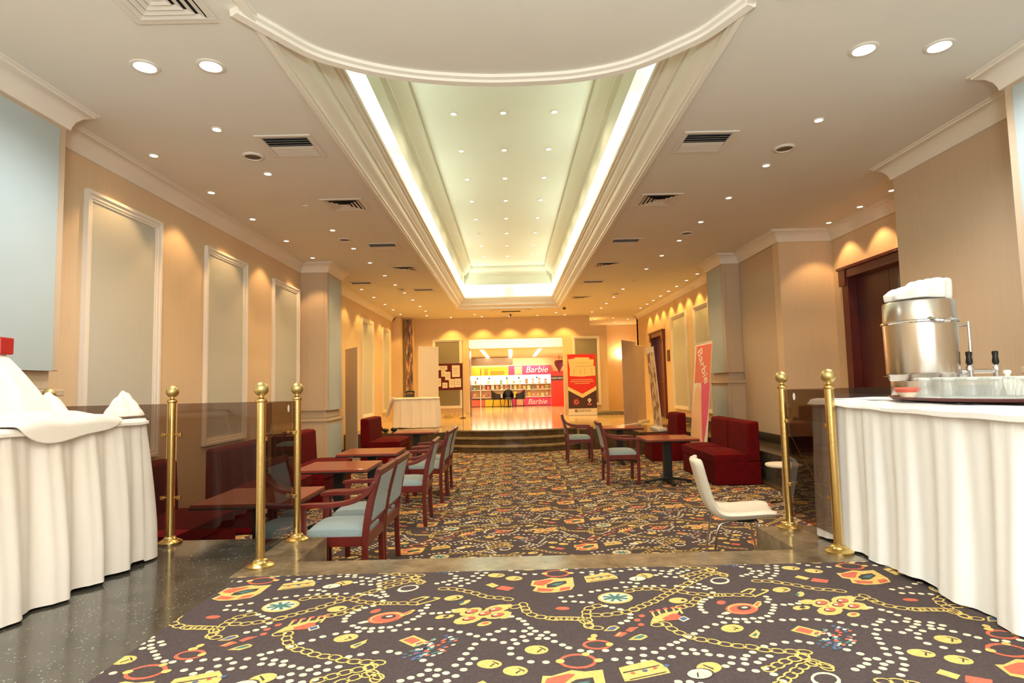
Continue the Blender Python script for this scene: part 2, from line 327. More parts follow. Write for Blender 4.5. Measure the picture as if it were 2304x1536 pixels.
# --- patterned carpets
CARPET = json.loads('''{"b":[[400,3182],[454,3191],[519,3211],[561,3221],[615,3243],[656,3240],[699,3230],[737,3220],[774,3204],[811,3189],[848,3160],[855,3116],[866,3073],[875,3025],[902,2989],[917,2954],[934,2926],[929,2868],[897,2804],[865,2782],[842,2755],[824,2723],[813,2691],[808,2660],[814,2629],[863,2579],[889,2559],[919,2549],[952,2547],[990,2553],[1025,2555],[1059,2573],[1087,2601],[1109,2634],[1127,2664],[1142,2695],[1127,2731],[1148,2763],[1150,2796],[1183,2694],[1217,2696],[1253,2704],[1278,2727],[814,2501],[855,2518],[904,2518],[952,2516],[996,2516],[1049,2521],[1103,2529],[1144,2528],[1196,2528],[1247,2523],[1284,2506],[1322,2488],[1364,2464],[1394,2445],[1424,2413],[1463,2407],[769,2477],[737,2445],[702,2418],[671,2390],[640,2361],[611,2343],[582,2324],[545,2294],[507,2263],[461,2241],[404,2223],[352,2216],[174,2346],[195,2319],[237,2293],[272,2283],[330,2289],[381,2293],[430,2296],[474,2298],[608,2290],[653,2277],[694,2266],[801,2157],[816,2104],[1502,2508],[1478,2486],[1444,2459],[1392,2372],[1379,2334],[1363,2291],[1348,2248],[1331,2201],[925,2290],[966,2306],[1018,2320],[1070,2326],[1107,2309],[1209,2245],[1239,2212],[1239,2170],[1217,2136],[1186,2118],[1154,2098],[863,2245],[830,2219],[755,2165],[727,2144],[210,2850],[260,2861],[303,2874],[362,2916],[398,2932],[441,2945],[487,2961],[537,2971],[584,2978],[635,2977],[675,2977],[724,2977],[786,2969],[816,2956],[853,2948],[881,2935],[907,2912],[222,2798],[266,2795],[302,2786],[341,2777],[399,2732],[427,2710],[459,2687],[491,2628],[483,2591],[463,2559],[434,2538],[533,3039],[571,3036],[604,3020],[770,3110],[875,3184],[910,3207],[1397,3245],[1380,3206],[1364,3162],[1340,3117],[1314,3084],[1280,3047],[1273,3165],[1272,3124],[1250,3095],[1214,3071],[-22,2637],[10,2610],[29,2584],[40,2551],[56,2511],[75,2479],[97,2437],[118,2407],[145,2378],[-16,2483],[31,2482],[54,2451],[121,2465],[146,2436],[-53,2379],[-13,2401],[23,2429],[83,2409],[34,2391],[-2,2367],[-25,2328],[-25,2280],[9,2244],[48,2213],[102,2207],[-251,2145]],"l":[[166,2601,-4],[212,2598,-4],[258,2593,-7],[287,2560,-54],[296,2516,-84],[326,2494,-9],[298,2529,88],[300,2575,88],[301,2621,90],[306,2666,69],[325,2708,34],[363,2734,34],[545,2916,27],[587,2935,4],[633,2938,2],[678,2937,-27],[716,2912,-52],[519,2684,40],[555,2713,40],[590,2742,39],[626,2771,39],[658,2804,47],[689,2838,47],[722,2870,41],[755,2902,48],[787,2935,44],[820,2967,47],[851,3001,47],[884,3033,42],[919,3063,41],[953,3093,40],[989,3123,40],[1030,3141,12],[1068,3126,-42],[518,2679,-149],[479,2655,-149],[436,2641,-164],[391,2629,-166],[345,2629,176],[791,2883,-38],[829,2858,-15],[874,2845,-21],[917,2833,-4],[949,2829,-173],[984,2829,0],[1030,2826,-9],[1075,2820,-9],[579,2512,16],[616,2512,-77],[627,2467,-66],[647,2426,-55],[675,2389,-51],[710,2362,-25],[751,2341,-36],[788,2315,-24],[831,2298,-9],[875,2286,-23],[912,2261,-18],[957,2249,-12],[1002,2241,-8],[1047,2235,-7],[1029,2203,-128],[988,2185,-162],[946,2166,-146],[908,2140,-146],[869,2116,-152],[1023,2197,-64],[1045,2157,-48],[1065,2116,-76],[1198,3010,-4],[1244,3004,-20],[1285,2985,-36],[1323,2960,-28],[1360,2933,-44],[1393,2901,-45],[1430,2876,-21],[1475,2865,-11],[1517,2846,-28],[45,2690,-62],[68,2650,-41],[104,2623,-22],[147,2606,-6],[192,2601,-6],[238,2596,-6],[-3,2747,36],[33,2771,-82],[40,2725,-82],[731,2697,16],[771,2717,42],[803,2749,52],[829,2787,65]],"p":[[3,1,[[288,2205],[279,2183],[262,2165],[238,2154],[211,2151],[185,2157],[164,2170],[150,2190],[147,2212],[154,2235],[171,2254],[196,2266],[224,2269],[251,2263],[273,2249],[286,2228]]],[0,2,[[274,2206],[267,2190],[253,2177],[234,2169],[213,2167],[192,2171],[174,2181],[164,2195],[161,2212],[166,2228],[180,2241],[200,2250],[222,2252],[244,2248],[261,2237],[272,2222]]],[2,3,[[170,2208],[167,2200],[161,2194],[152,2193],[144,2195],[138,2202],[137,2210],[140,2218],[146,2224],[155,2226],[163,2223],[169,2217]]],[2,3,[[309,2207],[305,2199],[299,2194],[290,2192],[282,2195],[277,2201],[276,2209],[279,2216],[286,2221],[295,2223],[303,2221],[308,2215]]],[2,3,[[266,2258],[263,2250],[257,2245],[250,2243],[243,2246],[238,2252],[237,2259],[240,2267],[246,2272],[253,2274],[260,2272],[265,2266]]],[2,1,[[543,2824],[533,2799],[515,2778],[490,2764],[463,2757],[435,2759],[411,2769],[392,2787],[381,2809],[380,2835],[388,2860],[406,2882],[431,2898],[460,2905],[489,2903],[515,2892],[533,2873],[543,2849]]],[1,2,[[529,2825],[521,2805],[505,2788],[485,2777],[461,2772],[438,2773],[417,2781],[401,2795],[392,2814],[390,2834],[398,2854],[413,2872],[434,2884],[458,2890],[482,2888],[504,2879],[520,2864],[529,2845]]],[5,3,[[410,2856],[520,2819],[512,2803],[403,2839]]],[5,3,[[448,2879],[489,2788],[475,2781],[434,2872]]],[5,3,[[494,2873],[442,2781],[430,2787],[482,2879]]],[5,3,[[521,2841],[407,2802],[402,2818],[518,2857]]],[3,1,[[363,2336],[356,2320],[341,2307],[322,2299],[300,2297],[279,2302],[262,2312],[251,2326],[249,2343],[255,2359],[269,2373],[290,2382],[312,2384],[334,2379],[351,2368],[361,2353]]],[0,2,[[350,2337],[344,2325],[330,2316],[312,2312],[292,2313],[276,2320],[265,2330],[262,2342],[268,2354],[281,2363],[300,2368],[320,2367],[337,2360],[347,2350]]],[2,3,[[367,2336],[364,2328],[358,2322],[350,2321],[343,2323],[339,2329],[338,2338],[341,2346],[348,2352],[356,2354],[362,2351],[367,2345]]],[2,3,[[310,2387],[306,2380],[299,2375],[290,2373],[281,2376],[275,2382],[274,2390],[277,2397],[285,2402],[294,2404],[303,2401],[309,2395]]],[2,3,[[318,2415],[315,2407],[309,2400],[302,2398],[296,2401],[292,2408],[291,2417],[294,2426],[300,2432],[307,2434],[314,2431],[318,2424]]],[2,1,[[710,2133],[699,2116],[682,2102],[662,2096],[643,2097],[629,2105],[621,2120],[622,2138],[632,2156],[649,2170],[670,2177],[690,2176],[705,2167],[712,2152]]],[0,2,[[670,2092],[660,2075],[642,2063],[622,2057],[601,2058],[585,2066],[576,2080],[576,2096],[586,2113],[603,2126],[625,2132],[646,2131],[662,2123],[671,2108]]],[1,3,[[662,2089],[653,2075],[637,2064],[619,2058],[600,2059],[585,2066],[577,2079],[577,2094],[586,2108],[601,2120],[621,2126],[640,2125],[655,2117],[663,2104]]],[0,4,[[649,2154],[655,2156],[680,2127],[675,2121]]],[0,4,[[612,2100],[618,2102],[610,2068],[604,2068]]],[2,1,[[354,2152],[484,2206],[511,2172],[523,2143],[524,2107],[395,2063],[357,2055],[355,2113]]],[0,2,[[362,2118],[498,2164],[500,2159],[363,2110]]],[0,2,[[376,2069],[510,2116],[512,2111],[377,2063]]],[4,3,[[451,2125],[446,2119],[439,2116],[432,2119],[430,2126],[435,2132],[442,2134],[449,2131]]],[3,3,[[488,2142],[484,2137],[478,2135],[473,2137],[472,2143],[475,2148],[481,2150],[487,2148]]],[3,3,[[404,2108],[400,2103],[394,2101],[389,2103],[387,2109],[391,2114],[397,2116],[403,2113]]],[4,3,[[535,2157],[530,2150],[521,2147],[514,2151],[513,2158],[518,2165],[527,2168],[533,2164]]],[2,1,[[553,2526],[577,2585],[635,2632],[718,2666],[662,2571],[596,2543]]],[3,2,[[614,2574],[666,2621],[690,2624],[701,2594],[673,2554],[629,2547]]],[1,1,[[675,2570],[712,2597],[729,2563],[694,2535]]],[4,2,[[684,2568],[709,2587],[720,2564],[696,2545]]],[3,1,[[603,2652],[597,2643],[587,2640],[579,2644],[577,2653],[583,2661],[593,2664],[601,2660]]],[2,2,[[583,2644],[593,2645],[593,2584],[583,2580]]],[3,1,[[633,2667],[628,2659],[618,2656],[610,2660],[608,2669],[614,2677],[624,2680],[632,2676]]],[2,2,[[614,2660],[624,2661],[623,2599],[613,2595]]],[3,1,[[668,2683],[662,2674],[652,2671],[644,2675],[643,2684],[649,2693],[659,2696],[667,2692]]],[2,2,[[648,2675],[658,2676],[657,2613],[646,2610]]],[3,1,[[704,2689],[698,2681],[688,2678],[680,2682],[678,2691],[685,2700],[695,2703],[703,2699]]],[2,2,[[684,2682],[694,2683],[692,2620],[681,2616]]],[3,1,[[732,2692],[726,2684],[716,2681],[708,2685],[706,2694],[713,2702],[723,2705],[731,2701]]],[2,2,[[712,2684],[722,2686],[719,2622],[708,2619]]],[3,1,[[522,2564],[515,2553],[504,2549],[495,2554],[493,2565],[500,2577],[511,2581],[520,2575]]],[3,1,[[551,2607],[544,2596],[533,2592],[524,2597],[522,2609],[529,2621],[540,2625],[550,2620]]],[3,1,[[527,2515],[521,2505],[510,2501],[501,2506],[499,2517],[505,2528],[516,2532],[525,2527]]],[2,1,[[782,2773],[774,2758],[758,2746],[739,2741],[720,2742],[705,2750],[696,2763],[696,2779],[704,2794],[720,2806],[740,2812],[759,2811],[774,2802],[783,2789]]],[0,2,[[770,2774],[762,2764],[752,2765],[750,2775],[758,2785],[768,2784]]],[2,1,[[431,2375],[458,2404],[490,2427],[512,2415],[513,2397],[481,2371]]],[5,2,[[451,2383],[474,2406],[494,2416],[504,2404],[481,2385]]],[3,1,[[380,2412],[412,2454],[444,2441],[411,2404]]],[3,1,[[435,2460],[460,2492],[501,2497],[458,2447]]],[2,2,[[390,2415],[410,2443],[416,2439],[395,2411]]],[2,1,[[349,2463],[381,2509],[405,2517],[422,2495],[395,2462]]],[4,2,[[362,2470],[383,2499],[403,2506],[410,2493],[390,2470]]],[1,1,[[1067,3025],[1056,3006],[1040,2990],[1020,2981],[1001,2978],[984,2983],[972,2995],[968,3012],[971,3032],[981,3051],[997,3068],[1017,3078],[1037,3080],[1054,3075],[1066,3062],[1070,3045]]],[0,2,[[1057,3029],[1048,3015],[1034,3004],[1017,2998],[1000,3000],[987,3007],[981,3020],[982,3035],[991,3049],[1006,3061],[1023,3066],[1040,3065],[1053,3057],[1059,3044]]],[3,1,[[239,2713],[232,2701],[214,2695],[194,2697],[178,2705],[172,2717],[179,2728],[197,2735],[218,2733],[234,2725]]],[2,1,[[1640,3102],[1670,3100],[1744,3138],[1788,3125],[1851,3136],[1848,3080],[1845,3008],[1825,2952],[1758,2924],[1730,2920],[1682,2920],[1635,2949],[1656,3005],[1628,3024]]],[3,2,[[1653,3083],[1729,3112],[1753,3106],[1691,3020],[1665,3028],[1642,3041]]],[3,2,[[1664,2987],[1712,2972],[1745,2964],[1722,2932],[1656,2940]]],[3,2,[[1773,2979],[1824,2998],[1817,2958],[1765,2934]]],[0,3,[[1709,3030],[1751,3069],[1810,3083],[1811,3046],[1747,2992],[1708,2989]]],[5,4,[[1728,3023],[1759,3050],[1802,3057],[1758,3009]]],[2,1,[[1394,2701],[1371,2673],[1341,2657],[1316,2658],[1304,2677],[1311,2707],[1334,2735],[1364,2752],[1391,2751],[1402,2731]]],[2,1,[[1461,2673],[1435,2644],[1403,2628],[1377,2630],[1365,2649],[1372,2679],[1397,2709],[1430,2727],[1458,2725],[1469,2704]]],[2,1,[[1521,2730],[1495,2703],[1460,2688],[1428,2690],[1412,2709],[1417,2737],[1442,2765],[1479,2781],[1511,2779],[1527,2759]]],[2,1,[[1530,2655],[1503,2630],[1467,2616],[1433,2618],[1415,2636],[1419,2663],[1445,2689],[1482,2704],[1517,2701],[1535,2683]]],[2,1,[[1400,2611],[1373,2582],[1337,2566],[1304,2568],[1286,2588],[1291,2618],[1317,2647],[1355,2664],[1389,2662],[1406,2641]]],[2,1,[[1336,2719],[1321,2702],[1299,2693],[1279,2694],[1267,2706],[1269,2723],[1284,2740],[1306,2750],[1327,2748],[1339,2737]]],[2,1,[[1531,2633],[1519,2621],[1503,2615],[1488,2616],[1480,2624],[1483,2636],[1495,2648],[1511,2655],[1526,2654],[1534,2645]]],[2,1,[[1253,2651],[1241,2637],[1225,2629],[1210,2630],[1202,2640],[1204,2654],[1215,2668],[1232,2677],[1247,2676],[1255,2666]]],[2,1,[[1281,2654],[1271,2642],[1259,2635],[1248,2636],[1242,2644],[1245,2656],[1254,2668],[1267,2675],[1278,2675],[1284,2666]]],[2,1,[[1532,2753],[1518,2737],[1501,2728],[1487,2729],[1481,2740],[1485,2757],[1499,2773],[1517,2782],[1532,2781],[1538,2770]]],[0,2,[[1383,2702],[1370,2687],[1352,2679],[1335,2680],[1326,2690],[1329,2705],[1341,2720],[1360,2728],[1377,2727],[1386,2717]]],[3,3,[[1381,2702],[1370,2690],[1355,2683],[1340,2684],[1332,2693],[1334,2705],[1344,2717],[1360,2724],[1375,2723],[1383,2714]]],[1,4,[[1355,2704],[1346,2695],[1337,2696],[1337,2705],[1346,2713],[1355,2712]]],[0,2,[[1443,2675],[1430,2661],[1412,2653],[1395,2654],[1387,2663],[1389,2678],[1403,2692],[1421,2701],[1438,2700],[1446,2690]]],[3,3,[[1442,2675],[1430,2663],[1415,2657],[1400,2658],[1392,2666],[1394,2678],[1405,2690],[1421,2696],[1436,2695],[1444,2687]]],[1,4,[[1416,2676],[1407,2668],[1397,2669],[1397,2678],[1407,2686],[1416,2685]]],[0,2,[[1488,2721],[1475,2706],[1456,2698],[1439,2699],[1431,2709],[1434,2725],[1447,2739],[1466,2748],[1483,2747],[1492,2736]]],[3,3,[[1487,2721],[1475,2709],[1459,2702],[1444,2703],[1436,2712],[1439,2724],[1450,2736],[1466,2743],[1481,2742],[1489,2734]]],[1,4,[[1460,2723],[1451,2714],[1442,2715],[1442,2724],[1451,2732],[1461,2732]]],[0,2,[[1499,2655],[1486,2641],[1468,2633],[1451,2634],[1443,2644],[1446,2658],[1459,2672],[1478,2680],[1495,2679],[1503,2669]]],[3,3,[[1498,2655],[1486,2643],[1471,2637],[1456,2638],[1449,2646],[1451,2658],[1462,2669],[1478,2676],[1493,2675],[1500,2667]]],[1,4,[[1472,2656],[1463,2648],[1454,2649],[1454,2658],[1463,2666],[1472,2665]]],[0,2,[[1376,2621],[1364,2608],[1346,2600],[1330,2601],[1321,2610],[1324,2624],[1336,2638],[1354,2646],[1371,2645],[1379,2635]]],[3,3,[[1375,2621],[1364,2610],[1349,2604],[1335,2605],[1327,2612],[1328,2624],[1339,2635],[1354,2642],[1369,2641],[1377,2633]]],[1,4,[[1349,2623],[1341,2615],[1332,2616],[1331,2624],[1340,2632],[1349,2631]]],[0,2,[[1261,2655],[1250,2645],[1237,2646],[1235,2657],[1247,2667],[1260,2666]]],[2,1,[[1447,2565],[1433,2550],[1414,2542],[1397,2543],[1388,2553],[1392,2569],[1406,2584],[1425,2592],[1442,2591],[1451,2581]]],[3,2,[[1437,2570],[1428,2562],[1416,2559],[1408,2563],[1409,2572],[1418,2580],[1430,2583],[1438,2579]]],[2,1,[[1303,2879],[1292,2864],[1274,2852],[1254,2847],[1235,2848],[1221,2856],[1215,2869],[1218,2885],[1229,2900],[1247,2912],[1267,2918],[1286,2916],[1300,2908],[1306,2895]]],[2,1,[[913,2455],[902,2439],[884,2427],[864,2421],[844,2422],[829,2430],[821,2444],[822,2461],[833,2477],[850,2490],[872,2497],[892,2496],[907,2487],[915,2472]]],[0,2,[[1270,2902],[1275,2902],[1290,2874],[1281,2868]]],[0,2,[[1254,2856],[1287,2890],[1288,2886],[1257,2853]]],[0,2,[[873,2473],[878,2473],[893,2453],[887,2448]]],[0,2,[[865,2440],[889,2464],[891,2461],[868,2437]]],[2,1,[[-55,2201],[-60,2187],[-72,2176],[-90,2170],[-110,2171],[-128,2179],[-142,2191],[-147,2206],[-143,2221],[-131,2232],[-113,2238],[-92,2237],[-73,2229],[-60,2216]]],[0,2,[[-93,2224],[-88,2223],[-65,2202],[-70,2197]]],[0,2,[[-100,2186],[-85,2208],[-80,2205],[-96,2181]]],[2,1,[[36,2145],[31,2129],[19,2118],[1,2112],[-19,2113],[-36,2121],[-49,2134],[-53,2149],[-49,2165],[-36,2177],[-18,2184],[2,2183],[20,2174],[32,2161]]],[0,2,[[0,2166],[5,2166],[26,2145],[21,2141]]],[0,2,[[-9,2131],[8,2152],[12,2149],[-5,2126]]],[2,1,[[118,2307],[113,2291],[100,2279],[81,2273],[61,2274],[43,2282],[31,2296],[27,2312],[32,2328],[45,2341],[64,2347],[85,2346],[103,2338],[115,2324]]],[0,2,[[82,2332],[88,2332],[110,2307],[104,2303]]],[0,2,[[72,2290],[90,2315],[95,2312],[76,2285]]],[2,1,[[904,2386],[932,2413],[959,2441],[959,2408],[929,2360],[912,2366]]],[5,2,[[917,2386],[942,2409],[944,2398],[927,2376]]],[2,1,[[1086,2423],[1139,2468],[1208,2404],[1159,2356]]],[3,2,[[1102,2422],[1137,2452],[1175,2417],[1144,2386]]],[3,1,[[1056,2655],[1042,2633],[1022,2615],[998,2602],[973,2596],[949,2598],[929,2607],[916,2622],[910,2642],[914,2664],[927,2687],[947,2706],[971,2720],[998,2726],[1023,2725],[1044,2715],[1057,2699],[1061,2678]]],[2,2,[[1048,2656],[1034,2635],[1014,2618],[989,2608],[964,2605],[942,2611],[926,2624],[920,2642],[922,2664],[935,2685],[956,2703],[981,2714],[1007,2717],[1030,2711],[1046,2697],[1052,2677]]],[3,3,[[1044,2652],[1032,2633],[1014,2619],[991,2610],[968,2608],[948,2613],[933,2624],[927,2640],[929,2659],[940,2677],[959,2693],[982,2702],[1006,2705],[1027,2699],[1041,2687],[1047,2670]]],[0,4,[[1028,2661],[1016,2648],[997,2640],[978,2641],[966,2651],[965,2666],[977,2680],[996,2688],[1016,2686],[1028,2676]]],[1,5,[[1014,2665],[1007,2658],[995,2656],[986,2659],[985,2667],[992,2674],[1004,2677],[1013,2673]]],[2,1,[[1047,2696],[1088,2745],[1103,2739],[1087,2698],[1055,2666]]],[3,2,[[1056,2696],[1084,2731],[1092,2726],[1062,2682]]],[3,1,[[943,2738],[931,2720],[913,2714],[901,2722],[901,2741],[914,2759],[931,2765],[944,2757]]],[1,1,[[878,2614],[900,2630],[934,2632],[929,2618],[896,2600],[877,2602]]],[2,3,[[1057,2864],[1109,2908],[1107,2892],[1056,2849]]],[2,3,[[1112,2909],[1145,2903],[1137,2886],[1105,2891]]],[2,3,[[1141,2887],[1091,2832],[1091,2845],[1141,2902]]],[2,3,[[1096,2803],[1169,2857],[1166,2841],[1094,2788]]],[2,3,[[1168,2856],[1196,2883],[1195,2868],[1167,2841]]],[2,3,[[1191,2867],[1161,2877],[1169,2894],[1200,2884]]],[3,1,[[1453,2991],[1487,3035],[1550,3001],[1516,2958]]],[2,1,[[1403,3053],[1436,3081],[1472,3036],[1440,3009]]],[2,1,[[1337,2816],[1320,2793],[1302,2784],[1295,2794],[1301,2819],[1318,2843],[1336,2852],[1344,2841]]],[5,2,[[1312,2813],[1299,2797],[1290,2797],[1293,2814],[1306,2831],[1316,2830]]],[3,2,[[1220,2324],[1212,2317],[1203,2317],[1203,2325],[1212,2332],[1220,2332]]],[4,2,[[1212,2347],[1204,2340],[1195,2341],[1195,2348],[1203,2356],[1212,2355]]],[4,2,[[1142,2299],[1134,2292],[1125,2292],[1125,2300],[1133,2307],[1141,2306]]],[1,2,[[1205,2283],[1197,2276],[1189,2276],[1189,2284],[1197,2290],[1205,2290]]],[1,2,[[1297,2441],[1288,2433],[1279,2433],[1279,2442],[1288,2450],[1297,2449]]],[5,2,[[1199,2258],[1191,2252],[1183,2252],[1183,2259],[1191,2266],[1199,2266]]],[4,2,[[1305,2434],[1296,2426],[1287,2427],[1287,2435],[1296,2443],[1305,2442]]],[5,2,[[1229,2308],[1221,2301],[1213,2301],[1212,2309],[1221,2316],[1229,2315]]],[1,2,[[1316,2368],[1308,2361],[1299,2361],[1299,2369],[1308,2377],[1317,2376]]],[5,2,[[1262,2309],[1253,2302],[1245,2302],[1245,2310],[1253,2317],[1262,2316]]],[4,2,[[1191,2323],[1182,2316],[1174,2316],[1174,2324],[1182,2331],[1190,2331]]],[3,2,[[1212,2347],[1203,2339],[1195,2340],[1194,2348],[1203,2355],[1211,2355]]],[1,2,[[1237,2354],[1229,2346],[1220,2347],[1220,2355],[1228,2362],[1237,2362]]],[3,2,[[1187,2395],[1178,2388],[1170,2388],[1169,2396],[1178,2404],[1187,2403]]],[1,2,[[1218,2293],[1210,2286],[1201,2287],[1201,2294],[1209,2301],[1218,2301]]],[1,2,[[1200,2337],[1192,2330],[1183,2330],[1183,2338],[1192,2345],[1200,2345]]],[4,2,[[1182,2265],[1174,2258],[1165,2259],[1165,2266],[1173,2273],[1181,2272]]],[1,2,[[1278,2325],[1270,2317],[1261,2318],[1261,2326],[1270,2333],[1278,2332]]],[5,2,[[1175,2362],[1167,2355],[1158,2355],[1158,2363],[1166,2371],[1175,2370]]],[4,2,[[1145,2271],[1137,2264],[1129,2264],[1128,2272],[1136,2279],[1145,2278]]],[5,2,[[1280,2307],[1272,2300],[1263,2301],[1263,2308],[1272,2316],[1280,2315]]],[1,2,[[1226,2386],[1218,2379],[1209,2379],[1209,2387],[1217,2395],[1226,2394]]],[5,2,[[1163,2324],[1155,2317],[1147,2317],[1146,2325],[1154,2332],[1163,2332]]],[4,2,[[1180,2388],[1171,2381],[1162,2381],[1162,2389],[1170,2397],[1179,2396]]],[1,2,[[1308,2419],[1299,2411],[1290,2412],[1290,2420],[1299,2428],[1308,2427]]],[4,2,[[1281,2427],[1272,2419],[1263,2420],[1263,2428],[1272,2436],[1281,2435]]],[1,2,[[1251,2281],[1242,2274],[1234,2275],[1234,2282],[1242,2289],[1251,2289]]],[5,2,[[1219,2346],[1210,2339],[1202,2340],[1201,2347],[1210,2355],[1218,2354]]],[1,2,[[1273,2298],[1265,2291],[1256,2291],[1256,2299],[1265,2306],[1273,2305]]],[4,2,[[1281,2452],[1272,2444],[1263,2445],[1263,2454],[1272,2462],[1281,2461]]],[4,2,[[1190,2306],[1182,2299],[1173,2299],[1173,2307],[1181,2314],[1190,2313]]],[3,2,[[1273,2409],[1264,2401],[1256,2402],[1255,2410],[1264,2418],[1273,2417]]],[3,2,[[1236,2370],[1227,2362],[1219,2363],[1219,2371],[1227,2378],[1236,2378]]],[4,2,[[1219,2292],[1211,2285],[1202,2286],[1202,2293],[1210,2300],[1219,2300]]],[4,2,[[1193,2278],[1185,2271],[1176,2271],[1176,2279],[1184,2286],[1193,2285]]],[4,2,[[1227,2344],[1219,2337],[1210,2338],[1210,2345],[1218,2353],[1227,2352]]],[1,2,[[1182,2337],[1174,2329],[1165,2330],[1165,2338],[1173,2345],[1182,2344]]],[3,2,[[1291,2348],[1282,2340],[1274,2341],[1274,2349],[1282,2356],[1291,2356]]],[4,2,[[1284,2354],[1276,2346],[1267,2347],[1267,2355],[1276,2362],[1284,2362]]],[5,2,[[1237,2336],[1229,2329],[1220,2330],[1220,2337],[1228,2345],[1237,2344]]],[4,2,[[1226,2280],[1217,2273],[1209,2274],[1209,2281],[1217,2288],[1225,2288]]],[3,2,[[1212,2397],[1203,2389],[1195,2389],[1194,2398],[1203,2405],[1212,2405]]],[4,2,[[1180,2253],[1172,2246],[1164,2247],[1163,2254],[1171,2261],[1179,2260]]],[3,2,[[1276,2391],[1267,2383],[1258,2384],[1258,2392],[1267,2399],[1276,2399]]],[4,2,[[1232,2382],[1223,2375],[1215,2375],[1214,2383],[1223,2391],[1232,2390]]],[4,2,[[1203,2292],[1195,2285],[1187,2285],[1186,2293],[1194,2300],[1203,2299]]],[5,2,[[1209,2290],[1201,2283],[1193,2283],[1192,2291],[1201,2298],[1209,2297]]],[3,2,[[1322,2406],[1313,2398],[1304,2399],[1304,2407],[1313,2415],[1322,2414]]],[1,2,[[1230,2336],[1221,2329],[1213,2330],[1213,2337],[1221,2345],[1230,2344]]],[4,2,[[1213,2311],[1204,2304],[1196,2304],[1196,2312],[1204,2319],[1212,2318]]],[1,2,[[1189,2329],[1181,2322],[1172,2322],[1172,2330],[1180,2337],[1189,2337]]],[3,2,[[1288,2315],[1279,2308],[1271,2309],[1271,2316],[1279,2323],[1288,2323]]],[5,2,[[1248,2300],[1240,2293],[1232,2293],[1231,2301],[1240,2308],[1248,2307]]],[5,2,[[1232,2426],[1224,2419],[1215,2419],[1215,2428],[1223,2435],[1232,2435]]],[3,2,[[1269,2333],[1260,2325],[1251,2326],[1251,2334],[1260,2341],[1268,2340]]],[4,2,[[1202,2262],[1194,2255],[1186,2255],[1185,2263],[1193,2269],[1202,2269]]],[5,2,[[1165,2286],[1157,2279],[1149,2280],[1148,2287],[1156,2294],[1165,2293]]],[4,2,[[1184,2297],[1176,2290],[1168,2290],[1167,2298],[1176,2305],[1184,2304]]],[1,2,[[1233,2420],[1224,2412],[1215,2413],[1215,2421],[1224,2429],[1233,2429]]],[3,2,[[1182,2303],[1174,2296],[1166,2296],[1165,2304],[1174,2311],[1182,2311]]],[5,2,[[1278,2302],[1269,2295],[1261,2295],[1261,2303],[1269,2310],[1278,2309]]],[3,2,[[1234,2364],[1225,2356],[1217,2357],[1216,2365],[1225,2372],[1234,2372]]],[5,2,[[1248,2278],[1240,2271],[1231,2271],[1231,2278],[1239,2285],[1248,2285]]],[5,2,[[1321,2422],[1312,2414],[1303,2415],[1304,2423],[1313,2431],[1322,2431]]],[5,2,[[1224,2407],[1215,2399],[1207,2400],[1206,2408],[1215,2416],[1224,2415]]],[4,2,[[1178,2319],[1169,2312],[1161,2313],[1160,2320],[1169,2328],[1177,2327]]],[3,2,[[1221,2317],[1213,2310],[1205,2311],[1204,2318],[1213,2326],[1221,2325]]],[3,2,[[1259,2368],[1251,2361],[1242,2361],[1242,2369],[1250,2377],[1259,2376]]],[4,2,[[1302,2397],[1293,2390],[1284,2390],[1284,2398],[1293,2406],[1302,2405]]],[3,2,[[1229,2286],[1221,2279],[1212,2279],[1212,2287],[1220,2294],[1229,2293]]],[3,2,[[1276,2415],[1267,2407],[1259,2407],[1259,2416],[1267,2423],[1276,2423]]],[5,2,[[1212,2342],[1203,2335],[1195,2336],[1195,2343],[1203,2351],[1212,2350]]],[1,2,[[1209,2389],[1200,2382],[1191,2382],[1191,2390],[1200,2398],[1209,2398]]],[1,2,[[1224,2370],[1215,2363],[1207,2363],[1206,2371],[1215,2379],[1224,2378]]],[4,2,[[1272,2302],[1264,2295],[1256,2295],[1256,2303],[1264,2310],[1272,2309]]]]}''')
TW, TD = 1.555, .995
def clip(poly, x0, x1, y0, y1):
    for ax, lim, sg in ((0, x0, 1), (0, x1, -1), (1, y0, 1), (1, y1, -1)):
        out = []; n = len(poly)
        for i in range(n):
            a = poly[i]; c = poly[(i + 1) % n]; da = (a[ax] - lim) * sg; dc = (c[ax] - lim) * sg
            if da >= 0: out.append(a)
            if (da > 0) != (dc > 0) and da != dc:
                t = da / (da - dc); out.append((a[0] + (c[0] - a[0]) * t, a[1] + (c[1] - a[1]) * t))
        poly = out
        if len(poly) < 3: return None
    return poly
